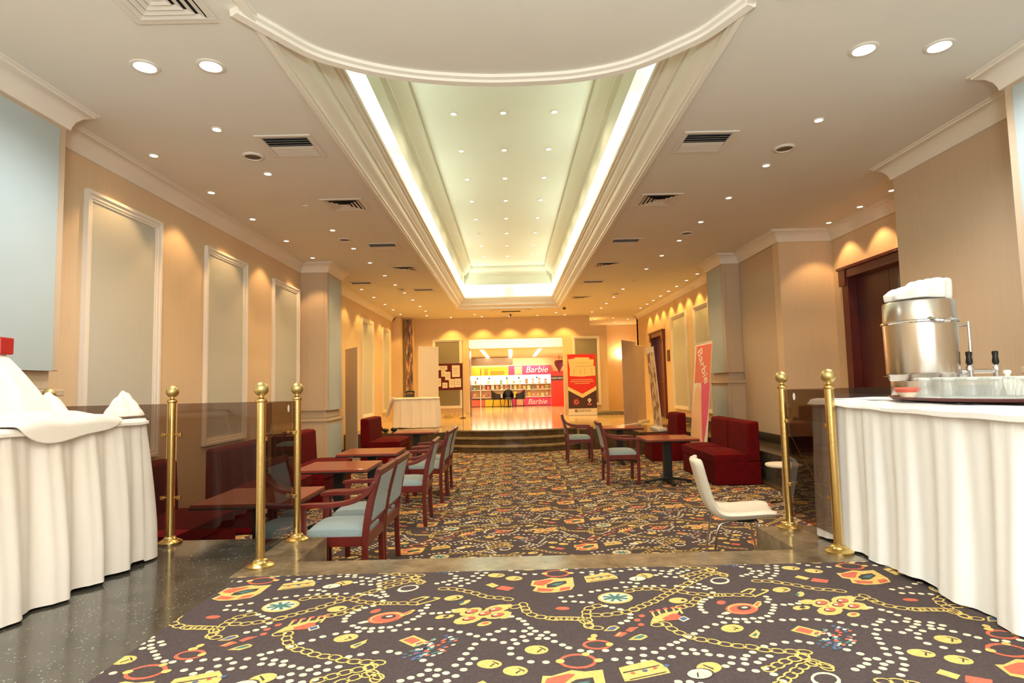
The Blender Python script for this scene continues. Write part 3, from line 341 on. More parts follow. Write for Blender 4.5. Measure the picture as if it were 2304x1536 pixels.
def carpet(x0, x1, y0, y1, zb, zt, ox, oy, avoid=None):
    mb = MB(); mb.box(x0, x1, y0, y1, zb, zt)
    base = []
    for p in CARPET['b']:
        cx, cy = p[0] / 1000, p[1] / 1000
        base.append((1, 1, [(cx + .0145 * math.cos(PI * k / 4 + .4), cy + .0135 * math.sin(PI * k / 4 + .4)) for k in range(8)]))
    for cx, cy, a in CARPET['l']:
        a = math.radians(a); ca, sa = math.cos(a), math.sin(a); o = []; i = []
        for k in range(10):
            g = 2 * PI * k / 10
            for lst, rx, ry in ((o, .031, .023), (i, .0235, .0155)):
                ux, uy = rx * math.cos(g), ry * math.sin(g); lst.append((cx / 1000 + ux * ca - uy * sa, cy / 1000 + ux * sa + uy * ca))
        for k in range(10):
            q = (k + 1) % 10; base.append((2, 2, [o[k], o[q], i[q], i[k]]))
    for m_, l_, pp in CARPET['p']: base.append((m_, l_, [(p[0] / 1000, p[1] / 1000) for p in pp]))
    i0 = math.floor((x0 - ox - 1.9) / TW) - 1; i1 = math.ceil((x1 - ox) / TW) + 1
    j0 = math.floor((y0 - oy - 3.3) / TD) - 1; j1 = math.ceil((y1 - oy - 2) / TD) + 1
    for i in range(i0, i1 + 1):
        for j in range(j0, j1 + 1):
            dx, dy = ox + i * TW, oy + j * TD
            for bi_, (m_, l_, pp) in enumerate(base):
                qx, qy = pp[0][0] + dx, pp[0][1] + dy
                if qx < x0 - .3 or qx > x1 + .3 or qy < y0 - .3 or qy > y1 + .3: continue
                q = [(a + dx, c + dy) for a, c in pp]
                if min(p[0] for p in q) < x0 or max(p[0] for p in q) > x1 or min(p[1] for p in q) < y0 or max(p[1] for p in q) > y1:
                    q = clip(q, x0, x1, y0, y1)
                    if not q: continue
                k = len(mb.v); mb.v += [(a, c, zt + .0006 * l_ + .00004 * (bi_ % 14)) for a, c in q]
                ar = sum(q[t][0] * q[(t + 1) % len(q)][1] - q[(t + 1) % len(q)][0] * q[t][1] for t in range(len(q)))
                idx = list(range(k, k + len(q)))
                mb.f.append(tuple(idx if ar > 0 else idx[::-1])); mb.m.append(m_)
    return mb
c1 = carpet(-1.5, 1.97, -1.0, 3.28, -.006, .004, 0, 0).build('floor', CARM, fixn=False)
ST(c1, 'near dark carpet patterned with chains, beads and coins')
c2 = carpet(-3.72, 3.44, 3.5, 13.2, LF, LF + .006, .45, .35).build('floor', CARM, fixn=False)
ST(c2, 'dark jewellery-patterned carpet of the sunken lounge')

# --- walls
def wallbox(name, x0, x1, y0, y1, z0=LF, z1=CZ, m='wall', label=None):
    b = MB(); b.box(x0, x1, y0, y1, z0, z1); return ST(b.build(name, m), label)
wallbox('wall_left', -4.0, -3.72, -3.6, 19.7, label='beige papered left wall')
wallbox('wall_right', 4.12, 4.4, -3.6, 6.15, m='wallbrown', label='tan papered near right wall')
wallbox('wall_right', 4.4, 5.2, 5.9, 6.15, m='wall', label='return wall behind the near right wall')
b = MB(); b.box(4.95, 5.2, 6.15, 6.9, LF, CZ); b.box(4.95, 5.2, 8.55, 9.1, LF, CZ); b.box(4.95, 5.2, 6.9, 8.55, 2.5, CZ)
ST(b.build('wall_right', 'wall'), 'beige wall of the right door recess')
wallbox('wall_right', 4.13, 4.95, 8.9, 9.1, label='beige wall return facing the camera on the right')
wallbox('wall_right', 4.15, 4.4, 9.1, 10.5, m='wallbrown', label='tan wall beside the right column')
b = MB(); b.box(4.25, 4.5, 10.5, 16.2, LF, CZ); b.box(4.25, 4.5, 17.6, 19.7, LF, CZ); b.box(4.25, 4.5, 16.2, 17.6, 2.45, CZ)
ST(b.build('wall_right', 'wall'), 'beige far right wall with framed panels')
b = MB(); b.box(-4.0, -3.0, -3.8, -3.6, 0, CZ); b.box(3.0, 4.4, -3.8, -3.6, 0, CZ); b.box(-3, 3, -3.8, -3.6, 0, .5); b.box(-3, 3, -3.8, -3.6, 3.0, CZ)
ST(b.build('wall_back', 'wall'), 'wall behind the camera with an added window opening')
b = MB()
for xx in (-3.0, -1.03, .97, 2.94): b.box(xx, xx + .06, -3.74, -3.66, .5, 3.0)
b.box(-3, 3, -3.74, -3.66, .5, .56); b.box(-3, 3, -3.74, -3.66, 2.94, 3.0)
ST(b.build('added_window_1', 'frame'))  # unseen window frame, added to go with the rear fill light
# far wall with shop opening and a lowered right part
b = MB(); b.box(-3.13, -1.38, 19.5, 19.75, 0, CZ); b.box(-1.38, 1.75, 19.5, 19.75, 2.56, CZ); b.box(1.75, 2.65, 19.5, 19.75, 0, CZ)
b.box(2.65, 3.2, 19.5, 19.75, 0, 2.93)
ST(b.build('wall_far', 'wall'), 'far beige wall with the shop opening')
wallbox('wall_far', 2.3, 5.2, 22.9, 23.1, 0, CZ, label='back wall of the far right alcove')
wallbox('wall_far', 4.25, 5.2, 19.5, 19.7, 0, CZ, m='wallbrown', label='narrow wall at the far right corner')
wallbox('wall_far', 5.0, 5.2, 19.7, 22.9, 0, CZ)
wallbox('wall_far', 3.0, 3.1, 19.75, 22.9, 0, 2.93)
wallbox('wall_far', -3.72, -3.45, 18.6, 19.7, 0, CZ, label='narrow column beside the mirror panel')
wallbox('wall_far', -3.45, -3.13, 19.0, 19.7, 0, CZ)

# --- pilasters
def pilaster(name, x0, x1, y0, y1, zl, side, label, zb=LF):
    """column against a wall; zl = height of its ledge; side=+1 faces +x"""
    fx = x1 if side > 0 else x0
    root = ST(T(name, label, None, (0, 0, 0)))
    if 'category' in root: del root['category']
    b = MB(); b.box(x0, x1, y0, y1, zl + .14, CZ); b.box(x0 + (0 if side > 0 else .04), x1 - (.04 if side > 0 else 0), y0 + .04, y1 - .04, zl, zl + .14)
    b.box(x0, x1, y0, y1, zb, zl)
    b.box(x0 - (0 if side > 0 else .03), x1 + (.03 if side > 0 else 0), y0 - .03, y1 + .03, zl - .05, zl)
    b.build('column_body', 'wallbrown', root, bevel=.006)
    b = MB(); e = .012; bq = MB()
    for (za, zc) in ((zl + .14, CZ - .2), (zb + .15, zl - .12)):
        if side > 0: b.box(fx, fx + e, y0 + .08, y1 - .08, za, zc)
        else: b.box(fx - e, fx, y0 + .08, y1 - .08, za, zc)
        bq.box(x0 + (.06 if side < 0 else .14), x1 - (.06 if side > 0 else .12), y0 - e, y0, za, zc)
    b.build('inset_panel', 'bluepanel' , root); bq.build('inset_panel', 'wallbrown', root)
    return root
pilaster('wall_left_column', -3.72, -3.45, 3.3, 4.52, 1.05, 1, 'near left column with a pale blue panel')
pilaster('wall_left_column', -3.72, -3.24, 10.45, 11.35, .5, 1, 'far left column with blue-grey side panel')
pilaster('wall_right_column', 3.68, 4.12, 3.2, 4.2, 1.05, -1, 'near right column', 0)
pilaster('wall_right_column', 3.84, 4.25, 10.5, 11.35, 1.0, -1, 'far right column with blue-grey side panel', 0)

# --- crown mouldings swept along wall lines
PROF = [(0, -.17), (.02, -.17), (.025, -.14), (.04, -.10), (.075, -.055), (.115, -.035), (.13, -.03), (.13, -.012), (.15, -.012), (.15, 0)]
def sweep(name, pts, prof, z0, m='trim', side=1, closed=False, label=None, kind='structure'):
    P = [Vector(p) for p in pts]; n = len(P); vs = []; fs = []; K = len(prof)
    for i in range(n):
        def nrm(a, c): d = (c - a).normalized(); return Vector((-d.y, d.x)) * side
        if i == 0: nn = nrm(P[0], P[1])
        elif i == n - 1: nn = nrm(P[-2], P[-1])
        else:
            a = nrm(P[i - 1], P[i]); c = nrm(P[i], P[i + 1]); nn = (a + c); nn = nn / max(.3, nn.dot(a))
        for d, h in prof: vs.append((P[i].x + nn.x * d, P[i].y + nn.y * d, z0 + h))
    for i in range(n - 1):
        for k in range(K - 1): fs.append((i * K + k, i * K + k + 1, (i + 1) * K + k + 1, (i + 1) * K + k))
    fs.append(tuple(range(K))); fs.append(tuple(range((n - 1) * K, n * K)))
    o = MB().add(vs, fs).build(name, m, smooth=35); ST(o, label); return o
sweep('trim_6', [(-3.72, -3.5), (-3.72, 3.3), (-3.45, 3.3), (-3.45, 4.52), (-3.72, 4.52), (-3.72, 10.45), (-3.24, 10.45), (-3.24, 11.35), (-3.72, 11.35), (-3.72, 18.6)], PROF, CZ, side=-1, label='crown moulding of the left wall')
sweep('trim_7', [(4.12, -3.5), (4.12, 3.2), (3.68, 3.2), (3.68, 4.2), (4.12, 4.2), (4.12, 6.15), (4.95, 6.15), (4.95, 8.9), (4.13, 8.9), (4.15, 10.5), (3.84, 10.5), (3.84, 11.35), (4.25, 11.35), (4.25, 19.5)], PROF, CZ, side=1, label='crown moulding of the right walls')
BP = [(0, 0), (.015, 0), (.015, .13), (.008, .14), (0, .14)]
sweep('baseboard_right', [(4.95, 8.5), (4.95, 8.9), (4.13, 8.9), (4.15, 10.5), (3.84, 10.5), (3.84, 11.35), (4.25, 11.35), (4.25, 16.1)], BP, 0, 'black', 1)
sweep('baseboard_left', [(-3.72, 4.2), (-3.72, 10.45), (-3.24, 10.45), (-3.24, 11.35), (-3.72, 11.35), (-3.72, 13.1)], BP, LF, 'black', -1)
sweep('baseboard_far', [(-3.0, 19.5), (-1.4, 19.5)], BP, 0, 'cream_tile', -1)

# --- ceiling with the arc-ended coffer opening
XL, XR, YE = -1.47, 1.43, 17.0
ARC = [(-1.60, 3.34), (-1.47, 3.55), (-1.30, 3.80), (-1.10, 3.95), (-.89, 4.06), (-.66, 4.14), (-.43, 4.19), (-.2, 4.22), (0, 4.23), (.3, 4.22), (.54, 4.19), (.8, 4.11), (1.0, 4.0), (1.2, 3.82), (1.33, 3.68), (1.43, 3.50), (1.5, 3.36)]
ARC = spline(ARC, 4)
b = MB()
def cf(poly, zz): b.add([(p[0], p[1], zz) for p in poly], [tuple(range(len(poly)))])
inner = [p for p in ARC if XL < p[0] < XR]
cf([(-4, -3.8), (XL, -3.8), (XL, YE + .0), (-4, YE)], CZ)
cf([(XR, -3.8), (5.2, -3.8), (5.2, YE), (XR, YE)], CZ)
cf([(-4, YE), (5.2, YE), (5.2, 19.5), (-4, 19.5)], CZ)
cf([(2.3, 19.5), (5.2, 19.5), (5.2, 23), (2.3, 23)], CZ)
for i in range(len(ARC) - 1):
    a, c = ARC[i], ARC[i + 1]
    a = (max(XL, min(XR, a[0])), a[1]); c = (max(XL, min(XR, c[0])), c[1])
    if a[0] < c[0]: cf([(a[0], -3.8), (c[0], -3.8), c, a], CZ)
    cf([a, c, c, a], CZ) if False else None
ST(b.build('ceiling', 'ceil'), 'main beige-white ceiling')
AP = [(-.085, .0), (-.085, -.022), (-.06, -.03), (-.05, -.045), (0.0, -.05), (.015, -.04), (.02, .0), (.02, .12)]
sweep('trim_8', ARC, AP, CZ, 'trim', side=1, label='white curved moulding across the near end of the coffer')
# coffer ring profile: (inset from the opening edge, height)
CP = [(-.075, CZ), (-.075, CZ - .02), (-.06, CZ - .02), (-.06, CZ - .035), (-.02, CZ - .04), (-.015, CZ - .02), (.0, CZ - .02), (.0, CZ + .01), (.02, CZ + .03), (.05, CZ + .045), (.075, CZ + .075), (.082, CZ + .12), (.082, CZ + .135), (.105, CZ + .135), (.105, CZ + .15), (.125, CZ + .165), (.15, CZ + .195), (.155, CZ + .225), (.18, CZ + .225), (.18, CZ + .245), (.205, CZ + .25), (.205, CZ + .29), (.185, CZ + .29), (.185, CZ + .25), (-.06, CZ + .25)]
CP2 = [(-.06, CZ + .25), (-.06, CZ + .40), (-.02, CZ + .52), (.07, CZ + .60), (.19, CZ + .64), (.20, CZ + .90), (.22, CZ + .91), (.26, CZ + .92), (.26, CZ + .95), (.30, CZ + .98), (.36, CZ + 1.02), (.40, CZ + 1.08), (.40, CZ + 1.14)]
def ring(prof, name, m, label, y0=2.6):
    vs = []; fs = []
    for d, zz in prof: vs += [(XL + d, y0 + d, zz), (XR - d, y0 + d, zz), (XR - d, YE - d, zz), (XL + d, YE - d, zz)]
    for i in range(len(prof) - 1):
        for k in range(4): fs.append((4 * i + k, 4 * i + (k + 1) % 4, 4 * i + 4 + (k + 1) % 4, 4 * i + 4 + k))
    return ST(MB().add(vs, fs).build(name, m, smooth=30), label)
ring(CP, 'trim_9', 'trim', 'stepped plaster moulding framing the ceiling coffer')
ring(CP2, 'ceiling_coffer_wall', 'coffer', 'lit cove walls inside the ceiling coffer')
b = MB(); b.add([(XL + .4, 3.0, CZ + 1.14), (XR - .4, 3.0, CZ + 1.14), (XR - .4, YE - .4, CZ + 1.14), (XL + .4, YE - .4, CZ + 1.14)], [(0, 1, 2, 3)])
ST(b.build('ceiling', 'coffer'), 'pale ceiling inside the coffer')
# neon tubes lying in the cove trough (cold greenish white)
k = 0
yy = 3.3
while yy < 16.4:
    for xx in (XL + .01, XR - .01):
        area('cove_tube_light', (xx, yy + .45, CZ + .29), .06, .95, (3.6 if k % 3 else 1.9), TUBE, (PI, 0, 0))
        k += 1
    yy += 1.27
for xx in (-.95, .55): area('cove_tube_light', (xx + .2, YE - .06, CZ + .29), 1.0, .06, 4.0, TUBE, (PI, 0, 0))

# --- framed wall panels
def panel(wall, a0, a1, z0, z1, fixed, name, label, d=1, w=.085, pm='panel'):
    root = ST(T(name, label, None)); 
    if 'category' in root: del root['category']
    def bx(mb, u0, u1, za, zb, t0, t1):
        if wall == 'x': mb.box(min(fixed + d * t0, fixed + d * t1), max(fixed + d * t0, fixed + d * t1), u0, u1, za, zb)
        else: mb.box(u0, u1, min(fixed + d * t0, fixed + d * t1), max(fixed + d * t0, fixed + d * t1), za, zb)
    f = MB()
    for t, i0, i1 in ((.045, 0, w * .35), (.03, w * .35, w * .75), (.02, w * .75, w)):
        bx(f, a0 + i0, a1 - i0, z1 - i1, z1 - i0, 0, t); bx(f, a0 + i0, a1 - i0, z0 + i0, z0 + i1, 0, t)
        bx(f, a0 + i0, a0 + i1, z0 + i1, z1 - i1, 0, t); bx(f, a1 - i1, a1 - i0, z0 + i1, z1 - i1, 0, t)
    f.build('panel_frame', 'frame', root)
    p = MB(); bx(p, a0 + w, a1 - w, z0 + w, z1 - w, 0, .008); p.build('panel_field', pm, root)
for k, (a, c, z0, z1) in enumerate([(5.1, 6.22, .36, 2.82), (7.15, 8.27, .36, 2.80), (9.2, 10.33, .36, 2.77), (14.7, 15.92, .28, 2.79), (17.1, 18.15, .3, 2.78)]):
    panel('x', a, c, z0, z1, -3.72, 'wall_left_panel', ORD[k].replace('nearest', 'first') + ' white-framed grey panel along the left wall')
for k, (a, c) in enumerate([(12.45, 13.5), (14.1, 15.4)]):
    panel('x', a, c, .31, 2.7, 4.25, 'wall_right_panel', ['nearer', 'farther'][k] + ' white-framed grey panel on the right wall', -1)
panel('y', -2.56, -1.6, .3, 2.57, 19.5, 'wall_far_panel', 'white-framed grey panel left of the shop opening', -1, pm='panel_unlit')
panel('y', 2.05, 2.95, .3, 2.57, 19.5, 'wall_far_panel', 'white-framed grey panel right of the shop opening', -1, pm='panel_unlit')

# --- doors
def door(y0, y1, zt, X, name, label, leaves=2):
    root = ST(T(name, label, None))
    if 'category' in root: del root['category']
    b = MB(); w = .14
    b.box(X - .06, X + .1, y0 - w, y0, 0, zt); b.box(X - .06, X + .1, y1, y1 + w, 0, zt)
    b.box(X - .07, X + .1, y0 - w - .02, y1 + w + .02, zt - .01, zt + .11); b.box(X - .11, X + .1, y0 - w - .05, y1 + w + .05, zt + .11, zt + .15)
    b.box(X - .09, X + .1, y0 - w - .03, y0 - .01, zt - .12, zt + .15); b.box(X - .09, X + .1, y1 + .01, y1 + w + .03, zt - .12, zt + .15)
    b.build('door_frame', 'doorframe', root, bevel=.005)
    n = leaves; L = (y1 - y0) / n
    for k in range(n):
        p = MB(); p.box(X + .08, X + .12, y0 + k * L + .004, y0 + (k + 1) * L - .004, .01, zt - .01)
        lf = p.build('door_leaf', 'doorwood', root, bevel=.003)
        h = MB(); yh = y0 + (k + 1) * L - .07 if k == 0 else y0 + k * L + .07
        h.tube([(X + .08, yh, 1.0), (X + .03, yh, 1.0), (X + .03, yh + (-.1 if k == 0 else .1), 1.0)], .009); h.build('handle', 'brass', lf, smooth=True)
    return root
door(7.0, 8.45, 2.45, 4.95, 'door_1', 'tall dark red double door in the right recess')
door(16.3, 17.5, 2.3, 4.25, 'door_2', 'dark red door at the far end of the right wall')
b = MB(); b.box(4.225, 4.25, 15.72, 15.95, 1.55, 1.85); tag(b.build('wall_plaque', 'doorwood', bevel=.004), 'small brown plaque on the wall beside the far door', 'sign')
b = MB(); b.box(4.235, 4.25, 12.05, 12.17, .42, .56, 0); b.box(4.228, 4.236, 12.07, 12.15, .44, .54, 0)
tag(b.build('wall_socket', 'white', bevel=.003), 'white wall socket low on the right wall behind the pink banner', 'socket')

# ================================================================== CEILING FITTINGS
def lamp_obj(parent, e, col, ang, blend, z=-.03, r=.03):
    l = bpy.data.lights.new('lamp', 'SPOT'); l.energy = e * K_SPOT; l.color = col; l.spot_size = math.radians(ang); l.spot_blend = blend; l.shadow_soft_size = r
    o = bpy.data.objects.new('lamp', l); COL.objects.link(o); o.parent = parent; o.location = (0, 0, z); return o
def downlight_proto(r, lens, e, col, ang, blend, name='downlight', tm='alu'):
    t = T(name, 'x', 'downlight', (0, 0, -50))
    b = MB(); b.lathe([(r * 1.35, -.001), (r * 1.35, -.006), (r * 1.2, -.012), (r, -.010), (r, -.001)], 24, cap=False); b.build('trim_ring', tm, t, smooth=True)
    b = MB(); b.lathe([(r * .98, -.007), (r * .5, -.0095), (.001, -.0105)], 24, cap=False); b.build('lens', lens, t, smooth=True)
    lamp_obj(t, e, col, ang, blend); return t
P_ = {}
def place_light(kind, x, y, z, label, group):
    specs = dict(big=(.07, 'lens_cool', 26, COOL, 150, .8), warm=(.034, 'lens_warm', 16, WARM, 120, .7), wash=(.034, 'lens_warm', 13, WARM, 92, .35), farwall=(.034, 'lens_warm', 24, FARC, 100, .5), far=(.034, 'lens_warm', 19, FARC, 120, .5), washfar=(.034, 'lens_warm', 13, FARC, 92, .35), cof=(.034, 'lens_warm', 6, (1, .82, .54), 142, .3), off=(.03, 'alu', 0, WARM, 90, .5))
    if kind not in P_:
        P_[kind] = downlight_proto(*specs[kind]); o = P_[kind]; o['label'] = label; o.location = (x, y, z)
    else: o = copy_tree(P_[kind], label=label, location=(x, y, z))
    o['group'] = group; return o
for x_, y_, l_ in ((-2.48, 3.94, 'large bright white downlight, outer one of the near left pair'), (-2.03, 3.95, 'large bright white downlight, inner one of the near left pair'), (2.49, 3.92, 'large bright white downlight, inner one of the near right pair'), (3.0, 3.9, 'large bright white downlight, outer one of the near right pair')):
    place_light('big', x_, y_, CZ, l_, 'large white downlights at the near ceiling')
for k, y_ in enumerate([4.94, 6.01, 8.25, 9.37, 10.47, 11.71, 12.8, 13.92, 15.09, 16.3, 17.36]):
    place_light('warm' if y_ < 12 else 'far', -2.48, y_, CZ, ORD[k] + ' small warm downlight in the row between left vents and left wall', 'warm downlights left of the coffer')
for k, y_ in enumerate([5.47, 6.55, 7.62, 8.79, 9.97, 13.28, 14.49, 15.77, 16.89, 18.0]):
    place_light('wash' if y_ < 12 else 'washfar', -3.34, y_, CZ, ORD[k] + ' small warm downlight in the row close to the left wall', 'wall-washing downlights on the left')
for k, y_ in enumerate([5.02, 6.09, 7.17, 8.25, 9.33, 10.43, 11.64, 14.1, 15.4, 16.6, 17.6]):
    place_light('warm' if y_ < 12 else 'far', 2.75, y_, CZ, ORD[k] + ' small warm downlight in the row right of the coffer', 'warm downlights right of the coffer')
for k, y_ in enumerate([12.31, 13.1, 13.88, 14.6, 15.41, 16.2, 16.95, 17.8]):
    place_light('washfar', 3.98, y_, CZ, ORD[k] + ' small warm downlight along the far right wall', 'wall-washing downlights on the right')
for k, y_ in enumerate([7.02, 7.68, 8.45]):
    place_light('wash', 4.68, y_, CZ, ORD[k] + ' small warm downlight above the right door recess', 'downlights over the right door')
for k, x_ in enumerate([-2.6, -1.1, 1.47, 2.6]):
    place_light('far', x_, 18.5, CZ, ['leftmost', 'second from left', 'third from left', 'rightmost'][k] + ' small warm downlight before the far wall', 'downlights before the far wall')
for k, (x_, y_) in enumerate([(-1.9, 19.1), (-.9, 19.1), (0, 19.1), (.9, 19.1), (1.8, 19.1)]):
    place_light('farwall', x_, y_, CZ, ORD[k].replace('nearest', 'first') + ' from left of the downlights washing the wall over the shop', 'downlights over the shop opening')
for k, (x_, y_) in enumerate([(3.0, 20.6), (3.6, 20.4), (4.2, 20.9), (3.9, 21.8)]):
    place_light('far', x_, y_, CZ, ['left', 'middle', 'right', 'rearmost'][k] + ' small downlight in the far right alcove ceiling', 'alcove downlights')
for c_, x_ in (('left', -.64), ('middle', -.02), ('right', .62)):
    for k in range(8):
        if c_ == 'left' and k == 5: continue
        place_light('cof', x_, 7.15 + 1.17 * k, CZ + 1.14, ORD[k] + ' small downlight of the ' + c_ + ' column inside the ceiling coffer', 'coffer downlights')
place_light('off', -2.47, 7.13, CZ, 'unlit small round ceiling fitting beside the second left vent', 'unlit ceiling fittings')
place_light('off', 2.78, 12.95, CZ, 'unlit small round ceiling fitting in the right downlight row', 'unlit ceiling fittings')
place_light('off', -.64, 7.15 + 1.17 * 5, CZ + 1.14, 'unlit small round fitting in the coffer ceiling', 'unlit ceiling fittings')

def speaker():
    t = T('ceiling_speaker', 'x', 'speaker', (0, 0, -50))
    b = MB(); b.lathe([(.1, -.001), (.1, -.008), (.09, -.018), (.078, -.02), (.074, -.012), (.074, -.001)], 28, cap=False); b.build('trim_ring', 'alu', t, smooth=True)
    b = MB(); b.lathe([(.075, -.01), (.04, -.013), (.001, -.013)], 28, cap=False); b.build('grille', 'speaker', t, smooth=True); return t
sp = None
for x_, y_, l_ in ((-2.43, 5.54, 'round brown-grilled ceiling speaker beside the first left vent'), (-2.46, 8.79, 'round ceiling speaker beside the third left vent'), (-2.45, 13.4, 'round ceiling speaker at the far left'), (2.73, 5.63, 'round brown-grilled ceiling speaker beside the first right vent'), (2.73, 8.86, 'round ceiling speaker right of the third right vent'), (2.7, 14.83, 'round ceiling speaker at the far right')):
    if sp is None: sp = speaker(); sp.location = (x_, y_, CZ); sp['label'] = l_
    else: copy_tree(sp, label=l_, location=(x_, y_, CZ))
for o in [q for q in SC.objects if q.name.startswith('ceiling_speaker')]: o['group'] = 'round ceiling speakers'

def vent(kind):
    t = T('ceiling_vent', 'x', 'vent', (0, 0, -50)); s = .25
    f = MB()
    for a, c, e in ((s, s - .045, .012), ):
        f.box(-a, a, -a, -c, -e, -.001); f.box(-a, a, c, a, -e, -.001); f.box(-a, -c, -c, c, -e, -.001); f.box(c, a, -c, c, -e, -.001)
    f.build('frame', 'alu', t, bevel=.003)
    q = MB(); q.box(-.2, .2, -.2, .2, -.002, -.001); q.build('duct_opening', 'darkhole', t)
    b = MB()
    if kind == 'slat':
        for k in range(8):
            y0 = -.195 + k * .049; dd = .022 if k < 4 else -.03
            if k < 4: b.add([(-.2, y0, -.012), (.2, y0, -.012), (.2, y0 + .018, -.004), (-.2, y0 + .018, -.004), (-.2, y0, -.0135), (.2, y0, -.0135), (.2, y0 + .018, -.0055), (-.2, y0 + .018, -.0055)], [(0, 1, 2, 3), (4, 7, 6, 5), (0, 4, 5, 1), (3, 2, 6, 7)])
            else: b.add([(-.2, y0, -.003), (.2, y0, -.003), (.2, y0 + .047, -.012), (-.2, y0 + .047, -.012), (-.2, y0, -.0045), (.2, y0, -.0045), (.2, y0 + .047, -.0135), (-.2, y0 + .047, -.0135)], [(0, 1, 2, 3), (4, 7, 6, 5), (0, 4, 5, 1), (3, 2, 6, 7)])
    else:
        for k in range(4):
            a = .2 - k * .045; c = a - .032
            o_ = [(-a, -a), (a, -a), (a, a), (-a, a)]; i_ = [(-c, -c), (c, -c), (c, c), (-c, c)]
            vs = [(p[0], p[1], -.014) for p in o_] + [(p[0], p[1], -.004) for p in i_] + [(p[0], p[1], -.016) for p in o_] + [(p[0], p[1], -.006) for p in i_]
            b.add(vs, [(j, (j + 1) % 4, 4 + (j + 1) % 4, 4 + j) for j in range(4)] + [(8 + j, 12 + j, 12 + (j + 1) % 4, 8 + (j + 1) % 4) for j in range(4)])
        b.box(-.03, .03, -.03, .03, -.012, -.006)
    b.build('louvre', 'alu', t); return t
VP_ = {}
side = {-1: 'left', 1: 'right'}
for sx, lst in ((-1, [(3.21, 'cone'), (5.33, 'slat'), (7.12, 'cone'), (9.3, 'slat'), (11.1, 'cone'), (13.66, 'slat')]), (1, [(3.1, 'cone'), (5.45, 'slat'), (7.2, 'cone'), (9.36, 'slat'), (11.15, 'cone'), (13.1, 'slat'), (15.4, 'cone')])):
    for k, (y_, kd) in enumerate(lst):
        lab = ORD[k] + ' square ceiling vent on the ' + side[sx] + (', half-open slats' if kd == 'slat' else ', nested square louvres')
        xx = 1.88 if sx > 0 else -1.98
        if kd not in VP_: VP_[kd] = o = vent(kd); o.location = (xx, y_, CZ); o['label'] = lab
        else: o = copy_tree(VP_[kd], label=lab, location=(xx, y_, CZ))
        o['group'] = 'square ceiling vents'
o = copy_tree(VP_['slat'], label='square ceiling vent near the far left column', location=(-3.15, 12.6, CZ)); o['group'] = 'square ceiling vents'
b = MB(); b.lathe([(.62, -.001), (.62, -.02), (.58, -.035), (.001, -.035)], 40, cap=False); o = b.build('ceiling_disc', 'ceil', smooth=True, loc=(.05, 17.75, CZ))
tag(o, 'round plaster disc with a dark slot beyond the coffer', 'ceiling disc'); c = MB(); c.box(-.28, .28, -.16, .06, -.04, -.034); c.build('slot', 'darkhole', o)
b = MB(); b.box(-.12, .12, -.01, .01, -.012, -.001); b.lathe([(.02, -.012), (.035, -.03), (.03, -.07), (.01, -.09)], 12); tag(b.build('smoke_detector', 'speaker', loc=(.03, 18.55, CZ)), 'small brown detector hanging before the far wall', 'detector')
b = MB(); b.lathe([(.03, -.001), (.05, -.03), (.04, -.06), (.01, -.07)], 12); tag(b.build('security_camera', 'speaker', loc=(1.62, 17.3, CZ)), 'small dark dome at the coffer’s far right corner', 'camera')

# ================================================================== BRASS POSTS AND GLASS
def post():
    t = T('brass_post', 'x', 'post', (0, 0, 0))
    b = MB(); b.lathe([(.076, 0), (.078, .012), (.062, .022), (.046, .028), (.04, .04), (.027, .048)], 32); b.build('base_flange', 'brass', t, smooth=True)
    b = MB(); b.lathe([(.0255, .04), (.0255, .935), (.031, .938), (.033, .946), (.031, .954), (.024, .957), (.014, .965), (.012, .98)], 28); b.build('pole', 'brass', t, smooth=True)
    b = MB(); b.sphere((0, 0, 1.012), .041, 28, 18); b.build('ball_finial', 'ballbrass', t, smooth=True)
    return t
def clamp(t, dx, dy, zz):
    b = MB(); L = .055
    b.tube([(dx * .022, dy * .022, zz), (dx * L, dy * L, zz)], .007, 8)
    b.box(dx * L - .012, dx * L + .012, dy * L - .012, dy * L + .012, zz - .012, zz + .012); b.build('clamp', 'brass', t, bevel=.002)
pp = None
POSTS = [(-1.46, 3.47, 'front brass post at the left of the opening', [(0, 1)]), (-1.46, 4.05, 'brass post at the left corner of the step, behind the front one', [(0, -1), (-1, 0)]), (-2.31, 4.05, 'brass post in the middle of the left glass rail', [(1, 0), (-1, 0)]), (-3.15, 4.05, 'brass post with ball partly hidden behind the left white table', [(1, 0), (-1, 0)]),
         (1.86, 3.47, 'front brass post at the right of the opening', [(0, 1)]), (1.85, 4.05, 'slender brass post behind the front right one', [(0, -1), (1, 0)]), (2.72, 4.05, 'brass post hidden behind the steel urn', [(-1, 0), (1, 0)])]
for x_, y_, l_, cl in POSTS:
    if pp is None: pp = post(); t = pp; base_children = list(pp.children)
    else:
        t = pp.copy(); COL.objects.link(t)
        for ch in base_children: c = ch.copy(); COL.objects.link(c); c.parent = t
    t.location = (x_, y_, .001); t['label'] = l_; t['group'] = 'brass posts of the glass rail'
    for dx, dy in cl:
        for zz in (.72, .3): clamp(t, dx, dy, zz)
def glass(x0, y0, x1, y1, label, sticker=None):
    d = Vector((x1 - x0, y1 - y0)); L = d.length; a = math.atan2(d.y, d.x)
    t = T('glass_screen', label, 'glass panel', ((x0 + x1) / 2, (y0 + y1) / 2, 0), a, 'smoked glass rail panels')
    g = .036; b = MB(); b.box(-L / 2 + g, L / 2 - g, -.003, .003, .09, .93); b.build('pane', 'smoke', t)
    if sticker is not None:
        s = MB(); s.lathe([(.016, 0), (.016, .001)], 16); o = s.build('sticker', 'white', t); o.location = (sticker, -.0045, .885); o.rotation_euler = (PI / 2, 0, 0); o.scale = (1, 1.5, 1)
    return t
